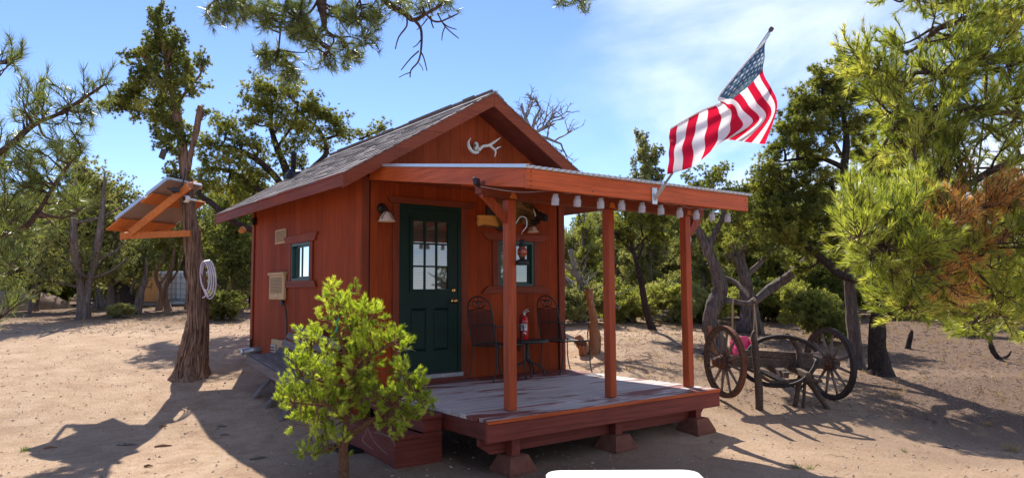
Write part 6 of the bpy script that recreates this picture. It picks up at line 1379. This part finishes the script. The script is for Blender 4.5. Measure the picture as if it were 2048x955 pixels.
# leaning loose rim, hames and props in front of the axle
rg = thing('loose_wheel_rim', 'rusty loose iron hoop leaning between the two wagon wheels', 'hoop', D(1560, 775, 8.7))
cr_ = D(1556, 727, 8.72); nrm = (-FH*.86-RT*.35+Vector((0, 0, .36))).normalized(); u = (RT-nrm*RT.dot(nrm)).normalized(); v = nrm.cross(u); m = MB()
ts = [cr_+u*.44*math.cos(a)+v*.31*math.sin(a)+(RT*.02*math.sin(3*a)) for a in np.linspace(.25, 2*PI-.1, 44)]; m.tube(ts, .026, 8, wob=.25); m.build('hoop', 'iron', rg, True)
for (nm_, lab, pts, r) in (('harness_post', 'dark weathered harness hame standing upright beside the left wagon wheel', [(1515, 803, 8.55), (1514, 775, 8.6), (1510, 735, 8.62), (1508, 700, 8.64), (1505, 676, 8.65), (1509, 666, 8.65)], [.045, .05, .04, .045, .035, .02]),
        ('harness_post', 'crooked wooden prop leaning against the right wagon wheel', [(1652, 808, 8.75), (1630, 790, 8.8), (1608, 760, 8.85), (1598, 735, 8.9), (1594, 700, 8.95), (1570, 672, 9.0)], [.035, .04, .042, .04, .035, .02]),
        ('harness_post', 'short black prop leg standing under the middle of the axle', [(1586, 802, 8.8), (1594, 775, 8.8), (1602, 745, 8.85)], [.03, .035, .03]),
        ('harness_post', 'pale thin stake beside the short black prop leg', [(1602, 805, 8.75), (1606, 780, 8.8), (1610, 750, 8.85)], [.018, .02, .02])):
    p = [D(*q) for q in pts]; p[0].z = min(p[0].z, gz(p[0].x, p[0].y)); t = MB().tube(smoothpath(p, 5), lerps(r, 5*(len(p)-1)+1), 8, wob=.3, seed=pts[0][0]).build(nm_, 'cart_wood', None, True); tag(t, lab, 'post')
t = MB().tube(smoothpath([D(1480, 735, 8.8), D(1510, 750, 8.65), D(1545, 770, 8.65), D(1600, 765, 8.7), D(1640, 768, 8.8)], 5), .022, 7, wob=.3).build('bent_pole', 'cart_wood', None, True); tag(t, 'bent dark wooden pole slung low between the wagon wheels', 'pole')
# ---- pink swing
t2s = 11.65; s1_ = D(1464, 607, t2s); s2_ = D(1507, 606, t2s)
sw = thing('toddler_swing', 'pink plastic toddler swing hung by two ropes from the juniper limb', 'swing', D(1480, 700, t2s))
sc = D(1483, 697, t2s)
def pinkseat():
    u, f = RT, FH; m = MB(); P2 = [(-.17, -.13), (-.15, .13), (.12, .16), (.17, .10), (.165, -.11), (.10, -.14)]
    m.prism([sc+u*a+Vector((0, 0, b))+f*.14 for a, b in P2], f*.022); m.prism([sc+u*a+Vector((0, 0, -.13))+f*b for a, b in ((-.17, -.12), (.165, -.12), (.165, .14), (-.17, .14))], Vector((0, 0, .022)))
    m.prism([sc-u*.17+f*a+Vector((0, 0, b)) for a, b in ((-.12, -.13), (.14, -.13), (.14, .10), (.0, .05), (-.12, -.02))], u*.02); m.prism([sc+u*.15+f*a+Vector((0, 0, b)) for a, b in ((-.12, -.13), (.14, -.13), (.14, .10), (.0, .05), (-.12, -.02))], u*.02)
    m.build('seat', 'pink_plastic', sw)
pinkseat()
MB().tube([s1_+Vector((0, 0, .06)), s1_, sc-RT*.14+Vector((0, 0, .10))+FH*.1], .014, 6).build('rope', 'rope', sw, True); MB().tube(smoothpath([s2_+Vector((0, 0, .05)), s2_, sc+RT*.19+Vector((0, 0, .30)), sc+RT*.15+Vector((0, 0, .02))+FH*.1]), .010, 6).build('rope', 'rope', sw, True)
MB().tube(smoothpath([s2_+Vector((0, 0, .05)), s2_-RT*.01, sc+RT*.24+Vector((0, 0, .20)), sc+RT*.16+Vector((0, 0, -.10))-FH*.05]), .010, 6).build('rope', 'rope', sw, True)
MB().ell(s2_+Vector((0, 0, .02)), (.03, .03, .035)).build('knot', 'rope', sw, True)
# ---- broken stump right of the cabin
g = GP(1180, 709); ds = depth(g); st = thing('dead_stump', 'tall splintered reddish dead trunk standing just right of the porch chair', 'stump', g)
p = [g-Vector((0, 0, .05)), D(1187, 680, ds), D(1186, 640, ds), D(1179, 605, ds), D(1176, 580, ds)]; MB().tube(smoothpath(p, 6), lerps([.11, .085, .06, .055, .062], 25), 14, wob=.45).build('trunk', 'stump_wood', st, True)
MB().tube(smoothpath([D(1168, 705, ds-.1), D(1160, 690, ds-.1), D(1152, 672, ds-.1)], 5), lerps([.12, .10, .04], 11), 10, wob=.6, seed=4).build('stub', 'stump_wood', st, True)
m = MB()
for k in range(9): a = random.uniform(0, 6.28); b = p[-1]+Vector((math.cos(a)*.04, math.sin(a)*.04, -.02)); m.tube([b, b+Vector((math.cos(a)*.01, math.sin(a)*.01, random.uniform(.03, .08)))], [.014, .002], 4)
m.build('splinters', 'young_bark', st, kind='stuff')
# ---- fallen branches behind the cabin, right
for k, (pts, r) in enumerate((([(1128, 560), (1150, 580), (1185, 600), (1215, 625)], .10), ([(1125, 600), (1160, 612), (1200, 610), (1240, 618)], .09), ([(1120, 625), (1150, 638), (1190, 640)], .07), ([(1140, 500), (1150, 545), (1170, 590), (1200, 610)], .06), ([(1128, 530), (1160, 560), (1180, 575)], .05))):
    p = [D(a, b, 15.5+.25*k) for a, b in pts]; 
    for q in (0, -1): p[q].z = max(gz(p[q].x, p[q].y)+.05, p[q].z)
    m = MB(); sp = smoothpath(p, 5); m.tube(sp, lerps([r, r*.8, r*.4], len(sp)), 8, wob=.35, seed=k*3)
    rs = random.Random(k)
    for q in range(12):
        a = Vector(sp[rs.randint(2, len(sp)-2)]); d = Vector((rs.uniform(-1, 1), rs.uniform(-1, 1), rs.uniform(-.1, 1))).normalized(); m.tube([a, a+d*.35+Vector((0, 0, .03)), a+d*rs.uniform(.5, 1.0)], [r*.25, r*.15, .004], 4, wob=.2)
    t = m.build('fallen_branch', 'dead_wood', None, True)
    tag(t, ['thick grey fallen trunk sloping down beyond the right cabin corner', 'long grey log lying level behind the splintered stump', 'lowest grey log on the ground beyond the porch chair', 'steep grey dead limb at the right edge of the cabin wall', 'thin grey dead limb above the fallen trunk'][k], 'log')
# ---- white water tank, plywood, split stump on the left
tdp = 24.5
def tank(px, label):
    c = D(px, 560, tdp); gz_ = gz(c.x, c.y); t = thing('water_tank', label, 'water tank', (c.x, c.y, gz_), 'white caged water tanks at the edge of the woods')
    Mx = Matrix.Translation((c.x, c.y, gz_))@Matrix.Rotation(-YAW+.12, 4, 'Z'); w, d, h = .54, .48, 1.12
    MB().cbox((-w, -d, .16), (w, d, h), .06, Mx).build('tank', 'tote_plastic', t); MB().lathe([(.12, 0), (.12, .04), (.0, .045)], Mx@Vector((0, 0, h)), n=16).build('cap', 'black_plastic', t)
    for k in range(6): MB().box((-w-.02, -d+k*(2*d/5)-.04, .02), (w+.02, -d+k*(2*d/5)+.04, .12), Mx).build('pallet_board', 'grey_metal', t)
    for k in range(7):
        x = -w+k*2*w/6
        for y in (-d-.02, d+.02): MB().tube([Mx@Vector((x, y, .12)), Mx@Vector((x, y, h+.01))], .011, 5).build('cage_bar', 'grey_metal', t)
    for k in range(6):
        z = .16+k*(h-.16)/5
        MB().tube([Mx@Vector(q) for q in ((-w-.02, -d-.035, z), (w+.02, -d-.035, z), (w+.02, d+.035, z), (-w-.02, d+.035, z), (-w-.02, -d-.035, z))], .011, 5).build('cage_bar', 'grey_metal', t)
    return t
tank(342, 'left white caged water tank beside the plywood board'); tank(392, 'right white caged water tank half hidden by the juniper trunk')
c = D(300, 552, 23.5); g0 = gz(c.x, c.y); pw = thing('plywood_box', 'upright orange brown plywood box left of the white water tanks', 'box', (c.x, c.y, g0)); Mx = Matrix.Translation((c.x, c.y, g0))@Matrix.Rotation(-YAW+.5, 4, 'Z')
MB().cbox((-.30, -.25, .14), (.20, -.22, 1.16), .006, Mx).build('panel', 'plywood', pw); MB().cbox((.204, -.25, .14), (.234, .25, 1.16), .006, Mx).build('panel', 'plywood', pw); MB().cbox((-.30, -.215, .14), (.20, .25, .17), .006, Mx).build('panel', 'plywood', pw)
m = MB()
for k in range(5): m.box((-.17+k*.045, -.2535, .60), (-.145+k*.045, -.2508, .645), Mx)
m.build('stencil_marks', 'ink', pw, kind='stuff'); MB().cbox((-.28, -.2, 0), (.2, .2, .13), .02, Mx).build('foot', 'concrete', pw)
g = D(255, 600, 19); g.z = gz(g.x, g.y); ss = thing('split_stump', 'split dead juniper stump with spreading limbs near the water tanks', 'stump', g)
for pts, r in (([(262, 603), (250, 580), (232, 560), (226, 540)], .22), ([(272, 603), (280, 575), (290, 545), (292, 505)], .12), ([(258, 600), (262, 570), (272, 550)], .08)):
    p = [D(a, b, 19) for a, b in pts]; p[0].z = gz(p[0].x, p[0].y)-.05; MB().tube(smoothpath(p, 5), lerps([r, r*.8, r*.5, .02], 5*(len(p)-1)+1), 10, wob=.45, seed=r*50).build('limb', 'dark_bark' if r > .2 else 'grey_bark', ss, True)
for k, (px, y0, lab, top) in enumerate(((316, 612, 'bare reddish trunk directly in front of the left water tank', 505), (335, 614, 'thin leaning trunk right in front of the water tank', 500), (375, 600, 'dark trunk between the tank and the big juniper', 500), (165, 602, 'reddish forked trunk left of the split stump', 470), (190, 604, 'thin pale trunk right of the forked trunk', 490), (205, 596, 'short crooked trunk beside the split stump', 540))):
    dd = 17.5; g = GP(px, y0); dd = min(depth(g), 22); g = D(px, y0, dd); g.z = gz(g.x, g.y)
    px_tree(lab, g, [([(px, y0, dd), (px+6*((-1)**k), (y0*2+top)/3, dd), (px+14*((-1)**(k+1))*.4, (y0+2*top)/3, dd), (px+12, top, dd), (px+18, top-60, dd+.2)], [.11, .085, .075, .06, .02]), ([(px+4, (y0+top)/2, dd), (px+22, (y0+3*top)/4, dd), (px+30, top-15, dd)], [.05, .035, .015])],
            [(px+14, top-38, 34, 20, dd+.2), (px-10, top-58, 34, 20, dd+.2), (px+38, top-50, 28, 20, dd+.4), (px+8, top-90, 34, 24, dd+.3)], density=170, style='juniper', mat='far_green' if k % 2 else 'juniper_green', bark_='juniper_bark' if k in (0, 1, 3) else 'grey_bark', name='juniper_tree', k=1.35, sides=8, wob=.3, tint0=.5)
# curled sapling, small trunks on the right
for (pts, r, lab) in (([(1998, 728, 0), (1984, 712, 0), (1978, 692, 0), (1984, 670, 0)], .05, 'small curled bare sapling near the right picture edge'), ([(1812, 705, 0), (1818, 685, 0), (1822, 668, 0)], .06, 'short leaning trunk in the right background beyond the black trunk')):
    g = GP(pts[0][0], pts[0][1]); dd = depth(g); p = [g-Vector((0, 0, .03))]+[D(a, b, dd) for a, b, _ in pts[1:]]; m = MB(); m.tube(smoothpath(p, 6), lerps([r, r*.8, r*.35], 19 if len(pts) == 4 else 13), 8, wob=.3)
    if 'curled' in lab: m.tube(smoothpath([g, D(2013, 722, dd), D(2020, 712, dd)], 5), lerps([.035, .022, .012], 11), 7, wob=.25)
    t = m.build('sapling', 'dark_bark', None, True); tag(t, lab, 'sapling')
# far shed roof / rock mound on the left
m = MB(); c = D(30, 585, 22); c.z = gz(c.x, c.y)
for k in range(1): m.ell(c+Vector((0, 0, -.15)), (1.6, .9, .75), 24, 12)
o = m.build('dirt_mound', 'dirt_mound' if 'dirt_mound' in MATS else plain('dirt_mound', (.30, .22, .17), .95, .05, 0, .4, 5), None, True); tag(o, 'low grey dirt mound at the far left edge of the yard', 'mound')
# sticks and wood chips lying on the dirt
for (px, py, l, a, lab) in ((322, 886, .16, .3, 'dark flat wood chip alone on the bare dirt in front of the juniper'), (250, 882, .22, .1, 'pale stick lying across the shadow tip of the juniper'), (322, 846, .08, .5, 'small chip of wood just beyond the dark flat chip'), (440, 848, .14, -.3, 'pale twig left of the cabin roof shadow'), (445, 864, .10, .1, 'short pale stick just below the twig by the roof shadow'), (512, 912, .16, .5, 'bent bleached twig near the roof shadow edge'), (292, 925, .08, .0, 'dark pebble like chip near the bottom left'), (1568, 844, .10, .9, 'small white bone like stick right of the porch'), (1886, 905, .12, 2.4, 'short white stick on the dirt at lower right'), (96, 886, .12, .4, 'dark chip in the crown shadow near the left edge')):
    g = GP(px, py); d = (RT*math.cos(a)+FH*math.sin(a)); t = MB().tube([g-d*l/2+Vector((0, 0, .008)), g+Vector((0, 0, .016)), g+d*l/2+Vector((0, 0, .008))], [.008, .014 if l > .12 else .011, .004], 6, wob=.5, seed=px).build('stick', 'dead_wood' if 'pale' in lab or 'white' in lab or 'bleached' in lab else 'stump_wood', None); tag(t, lab, 'stick')
# ================================================================== GROUND COVER
def scatter_rocks():
    V_, F_ = [], []; base = [(1, 0, 0), (-1, 0, 0), (0, 1, 0), (0, -1, 0), (0, 0, 1), (0, 0, -.6)]; tri = [(0, 2, 4), (2, 1, 4), (1, 3, 4), (3, 0, 4), (2, 0, 5), (1, 2, 5), (3, 1, 5), (0, 3, 5)]
    for k in range(26000):
        t = 2.4+13*random.random()**1.4; la = random.uniform(-.85, .85)*t; x = CAM.x+FH.x*t+RT.x*la; y = CAM.y+FH.y*t+RT.y*la
        if -.05 < x < 3.1 and 0 < y < 4.2: continue
        s = .0024+.012*random.random()**10; s *= 1+t*.07; z = gz(x, y)+s*.2; a = random.uniform(0, 6.28); c_, s_ = math.cos(a), math.sin(a); o = len(V_); e = random.uniform(.5, 1)
        for bx, by, bz in base: bx *= s*random.uniform(.7, 1.3); by *= s*e*random.uniform(.7, 1.3); V_.append((x+bx*c_-by*s_, y+bx*s_+by*c_, z+bz*s*.6))
        F_ += [(a_+o, b_+o, c2+o) for a_, b_, c2 in tri]
    me = bpy.data.meshes.new('gravel'); me.from_pydata(V_, [], F_); me.materials.append(MATS['pebble']); o = bpy.data.objects.new('gravel', me); COL.objects.link(o); o['kind'] = 'stuff'; tag(o, 'loose gravel and pebbles scattered over the bare dirt yard', 'gravel')
scatter_rocks()
def litter():
    m = MB()
    for k in range(9000):
        r_ = random.random()
        if r_ < .6: t = random.uniform(8.5, 20); la = random.uniform(.12, .8)*t
        elif r_ < .93: t = random.uniform(14, 26); la = random.uniform(-.75, 0)*t
        else: t = random.uniform(3, 12); la = random.uniform(-.8, .8)*t
        x = CAM.x+FH.x*t+RT.x*la; y = CAM.y+FH.y*t+RT.y*la
        if -.05 < x < 3.1 and -2.6 < y < 4.2: continue
        z = gz(x, y)+.006; a = random.uniform(0, 6.28); l = random.uniform(.008, .05)*(1+t*.06)*(1.8 if random.random() < .06 else 1); d = Vector((math.cos(a)*l, math.sin(a)*l, random.uniform(0, .02))); p = Vector((x, y, z)); q = p+d*.5+Vector((0, 0, random.uniform(0, .02)))
        m.tube([p, q, p+d], .0014*(1+t*.10)*random.uniform(.6, 1.5), 3, cap=False)
    tag(m.build('twig_litter', 'grey_bark', None, kind='stuff'), 'dry twigs and pine litter strewn under the trees', 'litter')
litter()
def grass_obj(name, label, mat, tufts, h, kind=None, n=26, w=.004):
    C_ = []; D_ = []
    for x, y, s in tufts:
        for k in range(n): a = random.uniform(0, 6.28); r = random.uniform(0, .05)*s; C_.append((x+r*math.cos(a), y+r*math.sin(a), gz(x, y)-.004)); D_.append((math.cos(a)*.5, math.sin(a)*.5, 1))
    C_ = np.array(C_); D_ = unit(np.array(D_)); V_, tt = needles(C_, D_, 2, h, w, .28, np.full(len(C_), .5)); o = tri_obj(name, V_, tt, mat, None, (0, 0, 0), kind); return o
def P2(px, py): g = GP(px, py); return (g.x, g.y, 1.)
for (px, py, mt, lab, s, h) in ((2022, 912, 'dry_grass', 'clump of dry straw coloured grass at the lower right edge', 1.3, .13), (42, 892, 'green_grass', 'small green grass clump in the crown shadow at left', 1.1, .07), (1806, 912, 'green_grass', 'tiny green weed right of the short white stick', .6, .05), (1786, 800, 'dry_grass', 'dry grass clump below the big dark pinyon', 1.2, .10), (1586, 942, 'green_grass', 'small weed at the shadow tip bottom right of the porch', .7, .06), (1430, 812, 'green_grass', 'small weed just right of the deck corner', .8, .07), (1614, 945, 'green_grass', 'second tiny weed right of the porch shadow tip', .6, .05), (115, 600, 'dry_grass', 'pale dry grass patch at far left of the yard', 2.5, .25), (1970, 860, 'dry_grass', 'low dry tuft in the dappled shade at right', 1.2, .07)):
    g = P2(px, py); o = grass_obj('grass_tuft', lab, mt, [(g[0], g[1], s)], h, n=int(34*s)); tag(o, lab, 'grass tuft')
tf = []
for k in range(900):
    if random.random() < .6: t = random.uniform(9.5, 22); la = random.uniform(.1, .8)*t
    else: t = random.uniform(15, 26); la = random.uniform(-.8, .1)*t
    tf.append((CAM.x+FH.x*t+RT.x*la, CAM.y+FH.y*t+RT.y*la, random.uniform(.5, 1.5)))
o = grass_obj('dry_ground_cover', '', 'dry_grass', tf, .10, 'stuff', n=5, w=.007); tag(o, 'sparse dry grass blades dotted through the woodland floor', 'ground cover')
